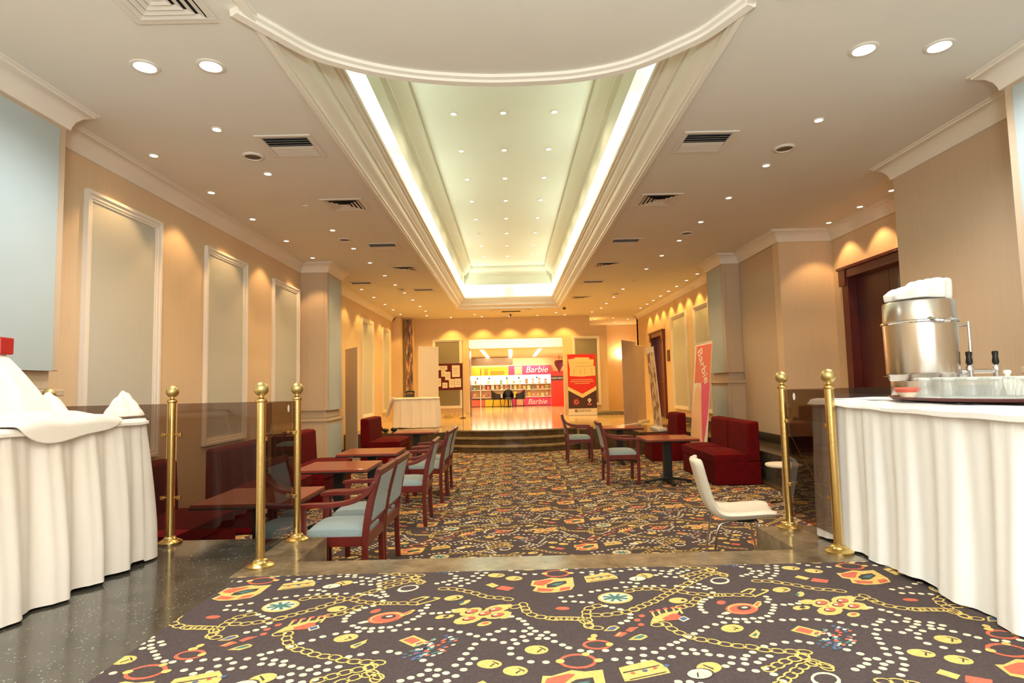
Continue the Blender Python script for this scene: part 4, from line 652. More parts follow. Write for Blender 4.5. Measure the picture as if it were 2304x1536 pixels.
glass(-1.46, 3.47, -1.46, 4.05, 'smoked glass panel between the two left posts, end-on', .12)
glass(-2.31, 4.05, -1.46, 4.05, 'smoked glass panel with streaks left of the corner post')
glass(-3.15, 4.05, -2.31, 4.05, 'smoked glass panel behind the left white table')
glass(-3.7, 4.05, -3.15, 4.05, 'smoked glass panel running to the left wall')
gr = glass(1.85, 4.05, 1.86, 3.47, 'smoked glass panel between the two right posts, with a thin diagonal stripe', -.12)
b = MB(); b.tube([(-.25, .004, .66), (-.1, .004, .52), (.02, .004, .42), (.12, .004, .3), (.25, .004, .12)], .0018, 5); b.build('stripe', 'brass', gr)  # thin brass-coloured line running diagonally down the pane
glass(1.85, 4.05, 2.72, 4.05, 'smoked glass panel behind the right white table')
glass(2.72, 4.05, 3.6, 4.05, 'smoked glass panel hidden by the right table')

# ================================================================== SKIRTED TABLES
def rrect(x0, x1, y0, y1, r, n=8):
    out = []
    for cx, cy, a0 in ((x1 - r, y1 - r, 0), (x0 + r, y1 - r, PI / 2), (x0 + r, y0 + r, PI), (x1 - r, y0 + r, 1.5 * PI)):
        for k in range(n + 1): a = a0 + PI / 2 * k / n; out.append((cx + r * math.cos(a), cy + r * math.sin(a)))
    return out
def resample(poly, step):
    P = [Vector(p) for p in poly] + [Vector(poly[0])]; L = [0]
    for a, c in zip(P, P[1:]): L.append(L[-1] + (c - a).length)
    n = int(L[-1] / step); out = []; j = 0
    for k in range(n):
        s = L[-1] * k / n
        while L[j + 1] < s: j += 1
        t = (s - L[j]) / max(1e-9, L[j + 1] - L[j]); d = (P[j + 1] - P[j]).normalized()
        out.append((P[j].lerp(P[j + 1], t), Vector((d.y, -d.x)), s))
    return out
def skirt(poly, zt, zb, m, parent, seed, flare=.05, amp=.028, wave=.115):
    rnd = random.Random(seed); R = resample(poly, .012); N = 26; vs = []; fs = []; n = len(R)
    per = R[-1][2]
    ph = [rnd.uniform(0, 6.28) for _ in range(6)]
    def pleat(s, t):
        sw = s + .03 * math.sin(2.3 * s + ph[0]) + .02 * math.sin(5.1 * s + ph[1])
        big = math.sin(2 * PI * sw / (wave * 1.9) + ph[2]); sm = math.sin(2 * PI * sw / (wave * .62) + ph[3])
        big = math.copysign(abs(big) ** .7, big)
        return (.22 + .78 * t) * amp * (.75 * big + .25 * sm * (1 - .5 * t)) * (1 + .35 * math.sin(3.7 * s + ph[4]))
    for j in range(N + 1):
        t = j / N; zz = zt + (zb - zt) * t
        for (p, nn, s) in R:
            o = flare * t ** .8 + pleat(s, min(1, t * 1.3)) + .004 * math.sin(2 * PI * s / .028) * max(0, 1 - t * 5)
            wob = .012 * math.sin(2.0 * s + 3 * t) * t
            hem = (.012 * math.sin(4.3 * s + ph[5]) + .006 * math.sin(11 * s)) * (1 if j == N else t * t * .6)
            q = p + nn * (o + wob); vs.append((q.x, q.y, max(zb - .0, zz + hem) if j == N else zz + hem * .5))
    for j in range(N):
        for k in range(n): q = (k + 1) % n; fs.append((j * n + k, j * n + q, (j + 1) * n + q, (j + 1) * n + k))
    o = MB().add(vs, fs).build('skirt', m, parent, smooth=70); return o
def topper(poly, zt, m, parent, drop, seed):
    rnd = random.Random(seed); R = resample(poly, .03); n = len(R); c = Vector((sum(p[0] for p in poly) / len(poly), sum(p[1] for p in poly) / len(poly)))
    vs = []; fs = []; rows = [(-.12, .004), (-.02, .006), (.008, .0), (.02, -.02), (.026, -drop * .5), (.028, -drop), (.02, -drop - .004)]
    ph = rnd.uniform(0, 6)
    for d, h in rows:
        for p, nn, s in R:
            sc = (.55 + .45 * abs(math.sin(1.35 * s + ph))) if h < -.03 else 1
            q = p + nn * d; vs.append((q.x, q.y, zt + h * sc + .002 * math.sin(17 * s)))
    for j in range(len(rows) - 1):
        for k in range(n): q = (k + 1) % n; fs.append((j * n + k, j * n + q, (j + 1) * n + q, (j + 1) * n + k))
    fs.append(tuple(range(n)))
    return MB().add(vs, fs).build('table_cover', m, parent, smooth=60)
def skirted(name, label, x0, x1, y0, y1, zt, m, r, seed, flare, amp, wave, drop, zb=.012, cat='table'):
    cx, cy = (x0 + x1) / 2, (y0 + y1) / 2; t = T(name, label, cat, (cx, cy, 0))
    poly = rrect(x0 - cx, x1 - cx, y0 - cy, y1 - cy, r)
    b = MB(); b.prism(poly, zt - .03, zt - .002); b.build('tabletop', 'redwood', t)
    for sx in (-1, 1):
        for sy in (-1, 1):
            b = MB(); px, py = sx * ((x1 - x0) / 2 - .1), sy * ((y1 - y0) / 2 - .12); b.tube([(px, py, .003), (px, py, zt - .03)], .02, 10); b.build('leg', 'black', t)
    skirt(poly, zt - .01, zb, m, t, seed, flare, amp, wave); topper(poly, zt, m, t, drop, seed + 1)
    return t
LT = skirted('buffet_table', 'left buffet table under a pleated cream satin skirt', -3.1, -2.32, .95, 3.74, .85, 'cream_cloth', .12, 11, .06, .036, .13, .03)
LT.rotation_euler.z = math.radians(-3.5)
skirted('buffet_table', 'right buffet table under a long white pleated cloth, urn and glasses on it', 1.955, 2.80, .9, 3.93, .862, 'white_cloth', .08, 5, .02, .030, .15, .045)

# crumpled cloths on the left table
def crumple(name, label, cat, cx, cy, z0, sx, sy, hfun, m, seed, n=46, rz=0, thick=.004, group=None, edge_x=None, solid=False):
    rnd = random.Random(seed); ph = [(rnd.uniform(0, 6.28), rnd.uniform(4, 16), rnd.uniform(-12, 12)) for _ in range(7)]
    vs = []; fs = []
    for j in range(n + 1):
        for i in range(n + 1):
            u, w_ = i / n * 2 - 1, j / n * 2 - 1
            a = u * math.sqrt(1 - w_ * w_ / 2); c = w_ * math.sqrt(1 - u * u / 2)
            edge = 1 + .10 * math.sin(3 * math.atan2(c, a) + ph[0][0]) + .06 * math.sin(7 * math.atan2(c, a) + ph[1][0])
            wr = sum(abs(math.sin(p + fx * a * .6 + fy * c * .6)) for p, fx, fy in ph) / 7
            h = hfun(a, c); r2 = min(1, math.hypot(a, c))
            vs.append((a * sx * edge, c * sy * edge, h + (wr - .3) * .05 * (1 - r2 ** 6) + .006))
    for j in range(n):
        for i in range(n): k = j * (n + 1) + i; fs.append((k, k + 1, k + n + 2, k + n + 1))
    vs = [(p[0], p[1], max(.003, p[2])) for p in vs]
    if edge_x is not None: vs = [p if p[0] < edge_x else (edge_x + .006 + .10 * (p[0] - edge_x), p[1], p[2] * .3 - (p[0] - edge_x) * 1.0) for p in vs]
    if solid:
        k0 = len(vs); vs += [(p[0] * .97, p[1] * .97, .0) for p in vs]; fs += [tuple(k0 + q for q in f[::-1]) for f in fs]
        per = list(range(n + 1)) + [(j + 1) * (n + 1) - 1 for j in range(1, n + 1)] + [n * (n + 1) + i for i in range(n - 1, -1, -1)] + [j * (n + 1) for j in range(n - 1, 0, -1)]
        fs += [(a, c, c + k0, a + k0) for a, c in zip(per, per[1:] + per[:1])]
    o = MB().add(vs, fs).build(name, m, None, smooth=80, loc=(cx, cy, z0), rz=rz)
    s = o.modifiers.new('s', 'SUBSURF'); s.levels = 1; s.render_levels = 1
    if not solid: q = o.modifiers.new('t', 'SOLIDIFY'); q.thickness = thick; q.offset = 1
    return tag(o, label, cat, group)
ZT = .858
crumple('crumpled_cloth', 'flat crumpled cream cloth spread along the left table', 'cloth', -2.535, 3.06, ZT, .34, .60, lambda a, c: .05 * (1 - a * a) * (1 - c * c) - .012, 'cream_cloth', 3, 60, rz=math.radians(-3.5), edge_x=.285)
crumple('draped_cloth', 'tall heap of draped cream cloth at the left edge of the table', 'cloth', -2.93, 3.33, ZT + .002, .27, .27, lambda a, c: .42 * max(0, 1 - math.hypot(a * .95, c)) ** .8 + .012, 'cream_cloth', 8, solid=True)
crumple('crumpled_cloth', 'peaked fold of cream cloth behind the tall heap', 'cloth', -2.71, 3.52, ZT + .004, .13, .11, lambda a, c: .15 * max(0, 1 - abs(a + .2) * 1.0 - abs(c) * .5), 'cream_cloth', 12, 30, solid=True)
crumple('crumpled_cloth', 'small bunched cream napkin at the far corner of the left table', 'cloth', -2.36, 3.60, ZT + .012, .115, .11, lambda a, c: .14 * max(0, 1 - abs(a - .1) * 1.0 - abs(c) * .6), 'cream_cloth', 15, 30, solid=True)
t = T('red_speaker_box', 'small red box with a round black hole above the draped cloth', 'speaker', (-2.94, 3.33, ZT + .385), .1)
b = MB(); b.box(-.12, .10, -.05, .05, 0, .095); b.build('case', 'redbox', t, bevel=.006)
b = MB(); b.lathe([(.028, 0), (.028, .002), (.024, .003), (.001, .001)], 20); o = b.build('cone', 'blackplastic', t, smooth=True); o.location = (.06, -.0505, .05); o.rotation_euler = (PI / 2, 0, 0)

# ---- right table: urn, towel, trays, glasses
UX, UY, UZ = 2.34, 3.36, .868
t = T('tea_urn', 'tall stainless steel tea urn with two taps', 'urn', (UX, UY, UZ))
b = MB(); b.lathe([(.155, 0), (.158, .01), (.158, .105), (.165, .112), (.167, .13), (.174, .138), (.176, .15), (.18, .42), (.18, .43)], 48); b.build('body', 'steel', t, smooth=True)
b = MB(); b.lathe([(.183, .425), (.19, .43), (.19, .437), (.182, .442)], 48, cap=False); b.build('rim_ring', 'chrome', t, smooth=True)
b = MB(); b.lathe([(.178, .43), (.175, .545), (.171, .552), (.05, .566), (.001, .568)], 48, cap=False); b.build('lid', 'steel', t, smooth=True)
b = MB(); b.tube(spline([(-.06, -.172, .445), (-.05, -.21, .43), (.0, -.225, .425), (.05, -.21, .43), (.06, -.172, .445)]), .009, 8); b.build('handle', 'chrome', t, smooth=True)
b = MB(); b.tube([(.16, -.05, .13), (.235, -.06, .13)], .008); b.tube([(.235, -.06, .12), (.235, -.06, .43)], .009, 10); b.tube([(.17, -.05, .41), (.235, -.06, .41)], .006); b.build('sight_glass', 'chrome', t, smooth=True)
for q, (px, py) in enumerate([(.20, -.09), (.33, -.11)]):
    b = MB(); b.tube([(.17, -.07, .15), (px, py, .15)], .011); b.lathe([(.014, -.045), (.016, .0), (.02, .02), (.012, .035)], 12, (px, py, .15)); tp = b.build('tap', 'chrome', t, smooth=True)
    b = MB(); b.lathe([(.011, .035), (.017, .05), (.013, .08), (.016, .105), (.012, .11)], 12, (px, py, .15)); b.build('tap_handle', 'blackplastic', tp, smooth=True)
crumple('folded_towel', 'folded white towel lying on the urn lid', 'towel', UX + .01, UY, UZ + .566, .165, .13, lambda a, c: .018 + .085 * (a + 1) / 2 + .02 * (1 - c * c) * (1 - a * a), 'white_cloth', 21, 40, solid=True)
def tray(cx, cy, rx, ry, zz, rz, label):
    t = T('serving_tray', label, 'tray', (cx, cy, zz), rz, 'oval serving trays'); b = MB(); b.lathe([(.78, 0), (.93, .004), (1.0, .018), (.985, .02), (.92, .008), (.001, .006)], 56, cap=False); o = b.build('tray_body', 'redwood', t, smooth=True); o.scale = (rx, ry, 1)
    b = MB(); b.lathe([(.90, .009), (.001, .0095)], 40, cap=False); o = b.build('tray_liner', 'white_cloth', t); o.scale = (rx, ry, 1); return t
tray(2.19, 2.86, .24, .46, .877, 0, 'oval red-brown tray full of upturned tea glasses')
tray(2.2, 2.08, .23, .30, .877, 0, 'second red-brown tray nearer the right edge of the frame')
def tglass():
    t = T('tea_glass', 'small clear tea glass standing upside down on the tray', 'glass', (0, 0, -50), 0, 'tea glasses on the serving trays')
    b = MB(); b.lathe([(.030, 0), (.0325, .004), (.031, .03), (.025, .055), (.024, .07), (.026, .085), (.022, .09), (.001, .092)], 20, cap=False); b.build('bowl', 'clear', t, smooth=True)
    b = MB(); b.lathe([(.0285, .0005), (.0325, .001), (.0325, .005), (.0285, .004), (.0285, .0005)], 20, cap=False); b.build('rim', 'milk', t, smooth=True)
    b = MB(); b.lathe([(.001, .080), (.0215, .080), (.0245, .087), (.021, .0905), (.001, .091)], 20, cap=False); b.build('thick_base', 'milk', t, smooth=True)
    return t
g0 = None; rnd = random.Random(3)
spots = []
for r_ in range(12):
    for c_ in range(5):
        px = 1.98 + c_ * .088 + (r_ % 2) * .044; py = 2.50 + r_ * .08
        if ((px - 2.19) / .2) ** 2 + ((py - 2.80) / .32) ** 2 < 1: spots.append((px, py))
for r_ in range(6):
    for c_ in range(5):
        px = 2.02 + c_ * .09 + (r_ % 2) * .045; py = 1.84 + r_ * .086
        if ((px - 2.2) / .19) ** 2 + ((py - 2.08) / .24) ** 2 < 1: spots.append((px, py))
for px, py in spots:
    if g0 is None: g0 = tglass(); g0.location = (px, py, .888); [setattr(q, 'scale', (1.12, 1.12, 1.12)) for q in g0.children]
    else: copy_tree(g0, location=(px, py, .888))
t = T('glass_dish', 'shallow glass dish with an orange rim at the tray’s end', 'dish', (2.02, 3.02, .888))
b = MB(); b.lathe([(.028, 0), (.03, .004), (.05, .03), (.058, .045), (.055, .045), (.03, .008)], 24); b.build('bowl', 'paper', t, smooth=True)
b = MB(); b.lathe([(.050, .030), (.061, .048), (.057, .055), (.001, .050)], 24, cap=False); b.build('rim_filling', 'coralp', t, smooth=True)
for k, (px, py) in enumerate([(2.62, 3.12), (2.66, 2.94)]):
    t = T('sugar_pot', ['left', 'right'][k] + ' small white lidded pot behind the tea glasses', 'pot', (px, py, .871))
    b = MB(); b.lathe([(.04, 0), (.06, .02), (.068, .05), (.06, .085), (.05, .09)], 24); b.build('pot_body', 'white', t, smooth=True)
    b = MB(); b.lathe([(.055, .088), (.04, .105), (.012, .115), (.010, .125), (.018, .135), (.016, .148), (.004, .15)], 20); b.build('lid', 'white', t, smooth=True)

# ================================================================== LOUNGE FURNITURE
def armchair():
    t = T('armchair', 'x', 'chair', (0, 0, LF + .006))
    W = .245
    for s in (-1, 1):
        y0, y1 = (s * W - .018, s * W + .018)
        b = MB(); b.bar_xz(spline([(-.225, 0), (-.215, .22), (-.22, .44), (-.255, .66), (-.315, .88)], 5), [.040] * 10 + [.046] * 6 + [.036] * 5, y0, y1); b.build('leg', 'redwood', t, bevel=.005)
        b = MB(); b.bar_xz([(.215, 0), (.218, .3), (.215, .625)], .042, y0, y1); b.build('leg', 'redwood', t, bevel=.005)
        b = MB(); b.bar_xz(spline([(-.285, .80), (-.24, .725), (-.13, .665), (.02, .642), (.15, .640), (.255, .632)], 5), [.02, .03] + [.034] * 22 + [.03, .02], s * W - .026, s * W + .026); b.build('armrest', 'redwood', t, bevel=.006)
    b = MB(); b.box(-.22, .215, -W + .018, -W + .04, .35, .42); b.box(-.22, .215, W - .04, W - .018, .35, .42); b.box(.195, .225, -W + .018, W - .018, .35, .42); b.box(-.235, -.21, -W + .018, W - .018, .35, .42); b.build('seat_rail', 'redwood', t, bevel=.004)
    vs = []; n = 12
    b = MB()
    top = [(-.205 + .43 * i / n, -W + .02 + (2 * W - .04) * j / n) for j in range(n + 1) for i in range(n + 1)]
    h = lambda u, w_: .435 + .055 * (1 - abs(u) ** 4) ** .5 * (1 - abs(w_) ** 4) ** .5
    vs = [(x_, y_, h(min(1, abs((x_ - .01) / .2151)), min(1, abs(y_) / (W - .0199)))) for x_, y_ in top]
    k0 = len(vs); vs += [(x_, y_, .41) for x_, y_ in top]
    fs = []
    for j in range(n):
        for i in range(n):
            k = j * (n + 1) + i; fs.append((k, k + 1, k + n + 2, k + n + 1)); fs.append((k0 + k, k0 + k + n + 1, k0 + k + n + 2, k0 + k + 1))
    per = [i for i in range(n + 1)] + [(j + 1) * (n + 1) - 1 for j in range(1, n + 1)] + [n * (n + 1) + i for i in range(n - 1, -1, -1)] + [j * (n + 1) for j in range(n - 1, 0, -1)]
    for a, c in zip(per, per[1:] + per[:1]): fs.append((a, c, c + k0, a + k0))
    b.add(vs, fs); b.build('seat', 'blue_fabric', t, smooth=50)
    b = MB(); b.bar_xz([(-.24, .52), (-.262, .66), (-.298, .80), (-.31, .835)], .034, -W + .045, W - .045); b.build('backrest', 'blue_fabric', t, bevel=.008)
    b = MB(); b.bar_xz([(-.305, .83), (-.320, .885)], .034, -W - .018, W + .018); b.bar_xz([(-.226, .485), (-.236, .53)], .026, -W + .018, W - .018); b.box(-.31, -.26, -W + .018, -W + .045, .52, .53)
    for s in (-1, 1): b.bar_xz([(-.236, .52), (-.262, .66), (-.310, .84)], .028, min(s * (W - .018), s * (W - .045)), max(s * (W - .018), s * (W - .045)))
    b.build('back_frame', 'redwood', t, bevel=.004)
    return t
CH = [(-1.25, 4.44, PI, 'nearest wooden armchair with a blue-grey seat, at the first left table'), (-1.24, 5.00, PI, 'second wooden armchair in the left row, close behind the nearest'),
      (-1.15, 6.52, PI, 'third wooden armchair in the left row, pale seat facing the table'), (-1.12, 7.80, PI, 'fourth wooden armchair in the left row'), (-1.11, 8.37, PI, 'farthest wooden armchair of the left row'),
      (1.57, 8.75, 0, 'nearer right armchair, blue-grey seat facing the pedestal table'), (1.25, 11.25, 0, 'farther right armchair standing before the curved steps')]
a0 = None
for x_, y_, r_, l_ in CH:
    r_ += random.uniform(-.03, .03)
    if a0 is None: a0 = armchair(); a0.location = (x_, y_, LF + .007); a0.rotation_euler.z = r_; a0['label'] = l_
    else:
        o = copy_tree(a0, label=l_, location=(x_, y_, LF + .007)); o.rotation_euler.z = r_
for o in [q for q in SC.objects if q.type == 'EMPTY' and q.name.startswith('armchair')]: o['group'] = 'mahogany armchairs of the lounge'

def table():
    t = T('cafe_table', 'x', 'table', (0, 0, LF))
    X_, Y_ = .37, .35
    b = MB(); b.box(-X_, X_, -Y_, Y_, .625, .65); b.build('tabletop', 'tabletop', t, bevel=.003)
    b = MB(); b.box(-X_ - .004, X_ + .004, -Y_ - .004, Y_ + .004, .612, .6245); b.box(-.2, .2, -.2, .2, .59, .612); b.build('edge_band', 'blackplastic', t, bevel=.003)
    b = MB(); b.box(-.055, .055, -.055, .055, .05, .60); b.box(-.075, .075, -.075, .075, .05, .09); b.build('pedestal', 'black', t, bevel=.008)
    for k in range(4):
        a = k * PI / 2 + .0; ca, sa = math.cos(a), math.sin(a); b = MB()
        b.prism_xz([(.05, .05), (.05, .085), (.3, .045), (.33, .04), (.33, .0), (.28, .0), (.27, .02), (.05, .05)], -.03, .03)
        b.v = [(p[0] * ca - p[1] * sa, p[0] * sa + p[1] * ca, p[2]) for p in b.v]; b.build('foot', 'black', t, bevel=.005)
    return t
TB = [(-1.93, 4.62, 'nearest left cafe table, seen through the smoked glass'), (-1.82, 6.3, 'second cafe table of the left row'), (-1.80, 7.68, 'third cafe table of the left row'), (-1.75, 10.95, 'farthest left cafe table below the white-skirted phone table'),
      (2.22, 8.6, 'nearer right cafe table on a black cross foot'), (1.95, 10.85, 'farther right cafe table near the steps')]
t0 = None
for x_, y_, l_ in TB:
    if t0 is None: t0 = table(); t0.location = (x_, y_, LF + .006); t0['label'] = l_
    else: copy_tree(t0, label=l_, location=(x_, y_, LF + .006))
for o in [q for q in SC.objects if q.type == 'EMPTY' and q.name.startswith('cafe_table')]: o['group'] = 'red-brown cafe tables'

def cushion(mb, x0, x1, y0, y1, z0, z1, bul=.02, n=10):
    top = []
    for j in range(n + 1):
        for i in range(n + 1):
            u, w_ = i / n * 2 - 1, j / n * 2 - 1; top.append(((x0 + x1) / 2 + u * (x1 - x0) / 2, (y0 + y1) / 2 + w_ * (y1 - y0) / 2, z1 + bul * (1 - u ** 4) * (1 - w_ ** 4) - .025 * max(abs(u), abs(w_)) ** 8))
    k0 = len(top); vs = top + [(p[0], p[1], z0) for p in top]; fs = []
    for j in range(n):
        for i in range(n):
            k = j * (n + 1) + i; fs.append((k, k + 1, k + n + 2, k + n + 1)); fs.append((k0 + k, k0 + k + n + 1, k0 + k + n + 2, k0 + k + 1))
    per = [i for i in range(n + 1)] + [(j + 1) * (n + 1) - 1 for j in range(1, n + 1)] + [n * (n + 1) + i for i in range(n - 1, -1, -1)] + [j * (n + 1) for j in range(n - 1, 0, -1)]
    for a, c in zip(per, per[1:] + per[:1]): fs.append((a, c, c + k0, a + k0))
    mb.add(vs, fs)
def sofa(W, x_, y_, rz, label, D=.66):
    t = T('sofa', label, 'sofa', (x_, y_, LF + .006), rz, 'red velvet sofas')
    h = W / 2; d = D / 2
    b = MB(); b.box(-d, d - .015, -h, h, .004, .31); b.build('base', 'red_velvet', t, bevel=.015)
    b = MB(); cushion(b, -d + .17, d, -h + .004, h - .004, .31, .44, .025); b.build('seat_cushion', 'red_velvet', t, smooth=50)
    b = MB(); b.prism_xz([(-d, .31), (-d + .19, .31), (-d + .16, .86), (-d + .0, .87)], -h, h); b.build('backrest', 'red_velvet', t, bevel=.03)
    return t
sofa(1.0, -2.8, 4.85, 0, 'left sofa seen through the glass just behind the rail', .7)
sofa(1.2, -2.8, 6.72, 0, 'red sofa seen through the glass, second from the rail on the left', .7)
sofa(1.3, -2.75, 8.3, 0, 'red sofa beside the second left table, next to the far left column', .7)
sofa(1.15, -2.55, 12.05, 0, 'farthest left red sofa below the raised hall', .75)
sofa(.76, 3.1, 8.64, PI, 'near module of the dark red double sofa on the right')
sofa(.76, 3.1, 9.41, PI, 'far module of the dark red double sofa on the right')
sofa(.66, 2.87, 11.25, PI, 'single red sofa farther back on the right', .66)

# white moulded chair
t = T('white_side_chair', 'white upholstered side chair on thin chrome legs', 'chair', (1.76, 4.82, LF + .006), math.radians(-11))
prof = spline([(-.30, .825), (-.285, .76), (-.252, .62), (-.212, .49), (-.165, .415), (-.10, .382), (0, .38), (.12, .39), (.23, .398), (.285, .39)], 5)
wid = lambda s: .235 if .12 < s < .9 else (.235 - .10 * (1 - min(1, s / .12)) ** 2 if s <= .12 else .235 - .08 * ((s - .9) / .1) ** 2)
n = len(prof); K = 14; vs = []; fs = []; th = .058
P = [Vector(p) for p in prof]
for lay in (0, 1):
    for i, p in enumerate(P):
        tg = (P[min(i + 1, n - 1)] - P[max(i - 1, 0)]).normalized(); nn = Vector((-tg.y, tg.x)); s = i / (n - 1); w_ = wid(s)
        for k in range(K + 1):
            u = k / K * 2 - 1
            edge = min(1, max(0, (1 - abs(u)) / .12)) ** .5 * min(1, max(0, min(s, 1 - s) / .03)) ** .5
            dish = .03 * u * u
            off = (dish + th / 2 * edge) if lay == 0 else (dish - th / 2 * edge)
            q = p + nn * off; vs.append((q.x, u * w_, q.y))
for lay in (0, 1):
    o_ = lay * n * (K + 1)
    for i in range(n - 1):
        for k in range(K):
            a = o_ + i * (K + 1) + k; f = (a, a + 1, a + K + 2, a + K + 1); fs.append(f if lay == 0 else f[::-1])
MB().add(vs, fs).build('seat_shell', 'offwhite', t, smooth=80)
for sx, sy in ((-1, -1), (-1, 1), (1, -1), (1, 1)):
    b = MB(); b.tube(spline([(.0 if sx < 0 else .12, sy * .16, .36), (sx * .08 + (.0 if sx < 0 else .06), sy * .18, .35), (sx * .155, sy * .2, .30), (sx * .20, sy * .225, .003)], 5), .0085, 10); b.build('leg', 'chrome', t, smooth=True)
b = MB(); b.box(-.05, .15, -.17, .17, .35, .365); b.build('under_plate', 'blackplastic', t, bevel=.003)
t = T('round_stool', 'white round-topped stool half hidden behind the right brass post', 'stool', (3.14, 6.95, LF + .006))
b = MB(); b.lathe([(.02, .43), (.19, .435), (.2, .45), (.195, .465), (.001, .47)], 36, cap=False); b.build('seat', 'offwhite', t, smooth=True)
b = MB(); b.lathe([(.16, 0), (.16, .012), (.03, .03), (.025, .43)], 24); b.build('pedestal', 'chrome', t, smooth=True)

# ================================================================== FAR HALL
skirted('phone_table', 'small table with a pleated cream cloth holding the telephone', -2.92, -1.86, 14.75, 15.35, .75, 'cream_cloth', .08, 31, .04, .03, .14, .03)
t = T('telephone', 'black desk telephone on the cream-skirted table', 'telephone', (-2.55, 14.95, .765), .1)
b = MB(); b.prism_yz([(-.1, 0), (.1, 0), (.1, .09), (-.1, .03)], -.11, .11); b.build('body', 'blackplastic', t, bevel=.006)
b = MB(); b.tube(spline([(-.1, .05, .10), (-.08, .05, .14), (0, .05, .15), (.08, .05, .14), (.1, .05, .10)]), .022, 10); b.build('handset', 'blackplastic', t, smooth=True)
t = T('wire_stand', 'small wire stand beside the telephone', 'stand', (-2.78, 14.9, .765)); b = MB()
for k in range(4): b.tube([(-.06 + .04 * k, 0, 0), (-.02 + .04 * k, 0, .14), (0 + .04 * k, 0, 0)], .004, 6)
b.build('wires', 'chrome', t)
t = T('draped_white_cloth', 'white cloth hanging at the left end of the telephone table', 'cloth', (-3.08, 15.0, .0)); b = MB()
vs = []; fs = []; n = 16
for j in range(n + 1):
    for i in range(n + 1):
        u = i / n; w_ = j / n; vs.append((.10 - .16 * w_ * (1 - .4 * u) + .015 * math.sin(9 * u + 2 * w_), -.28 + .5 * u, .77 - .5 * w_ * (1 - .6 * abs(u - .35)) ))
for j in range(n):
    for i in range(n): k = j * (n + 1) + i; fs.append((k, k + 1, k + n + 2, k + n + 1))
o = b.add(vs, fs).build('cloth', 'cream_cloth', t, smooth=80); q = o.modifiers.new('t', 'SOLIDIFY'); q.thickness = .004
for k, (px, py, h_) in enumerate([(-3.25, 13.7, .1), (-3.05, 13.75, .12), (-2.9, 13.65, .08), (-2.72, 13.72, .09)]):
    b = MB(); b.sphere((0, 0, h_ * .55), .07, 12, 8, 0, (1.1, .8, h_ * 8)); o = b.build('shoe', 'blackplastic', smooth=True, loc=(px, py, .003)); tag(o, ['leftmost', 'second from left', 'third from left', 'rightmost'][k] + ' of the dark shoe-like objects on the platform edge', 'shoe', 'dark objects at the platform edge')

# mirror with its reflections painted on as vertical streaks
t = T('painted_mirror_panel', 'tall narrow mirror on the far left, reflections painted as brown and grey streaks', 'wall panel', (-3.29, 18.97, 0))
ms = bpy.data.materials.new('painted_reflections'); ms.use_nodes = True; nt = ms.node_tree; bs = nt.nodes['Principled BSDF']
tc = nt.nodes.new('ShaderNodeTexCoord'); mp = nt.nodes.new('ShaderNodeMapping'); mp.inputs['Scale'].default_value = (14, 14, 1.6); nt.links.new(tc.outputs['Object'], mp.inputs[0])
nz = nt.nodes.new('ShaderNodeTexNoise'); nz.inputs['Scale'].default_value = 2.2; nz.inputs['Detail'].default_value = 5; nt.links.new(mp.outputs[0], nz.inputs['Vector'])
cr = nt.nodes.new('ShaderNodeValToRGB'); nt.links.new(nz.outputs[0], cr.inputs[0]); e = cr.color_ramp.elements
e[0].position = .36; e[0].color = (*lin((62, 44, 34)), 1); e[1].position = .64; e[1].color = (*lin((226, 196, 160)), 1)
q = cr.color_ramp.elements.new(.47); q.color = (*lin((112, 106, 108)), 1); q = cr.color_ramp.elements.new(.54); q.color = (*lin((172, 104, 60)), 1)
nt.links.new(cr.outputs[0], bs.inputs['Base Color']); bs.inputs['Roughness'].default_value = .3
b = MB(); b.box(-.06, .15, -.012, 0, .62, 3.2); b.build('reflection_face', ms, t); b = MB(); b.box(-.15, -.06, -.012, 0, .2, 3.2); b.build('mirror_strip', 'mirror', t)

# notice board
t = T('notice_board', 'burgundy notice board on a thin stand, covered with papers', 'notice board', (-1.98, 18.75, 0), .0)
b = MB(); b.box(-.42, .43, -.02, .02, .9, 1.74); b.build('board', 'burgundy', t, bevel=.004)
b = MB()
for x_ in (-.40, .44): b.tube([(x_, .03, .02), (x_, .03, 1.76)], .011, 8); b.lathe([(.1, 0), (.1, .01), (.02, .03)], 16, (x_, .03, .004))
b.build('stand', 'black', t)
for k, (x_, z_, w_, h_) in enumerate([(-.33, 1.54, .30, .13), (.12, 1.31, .25, .37), (-.22, 1.33, .14, .2), (-.10, 1.22, .17, .26), (-.40, 1.02, .17, .26), (-.19, .97, .16, .17), (.02, .98, .17, .27), (.20, .99, .2, .27)]):
    b = MB(); b.box(x_, x_ + w_, -.026 - .0005 * k, -.0205, z_, z_ + h_); p_ = b.build('paper', 'paper', t)
    b = MB()
    for q in range(3): b.box(x_ + w_ * .2, x_ + w_ * .8, -.0275 - .0005 * k, -.0265 - .0005 * k, z_ + h_ * (.3 + .2 * q), z_ + h_ * (.3 + .2 * q) + .008)
    b.build('print', 'ink', p_)

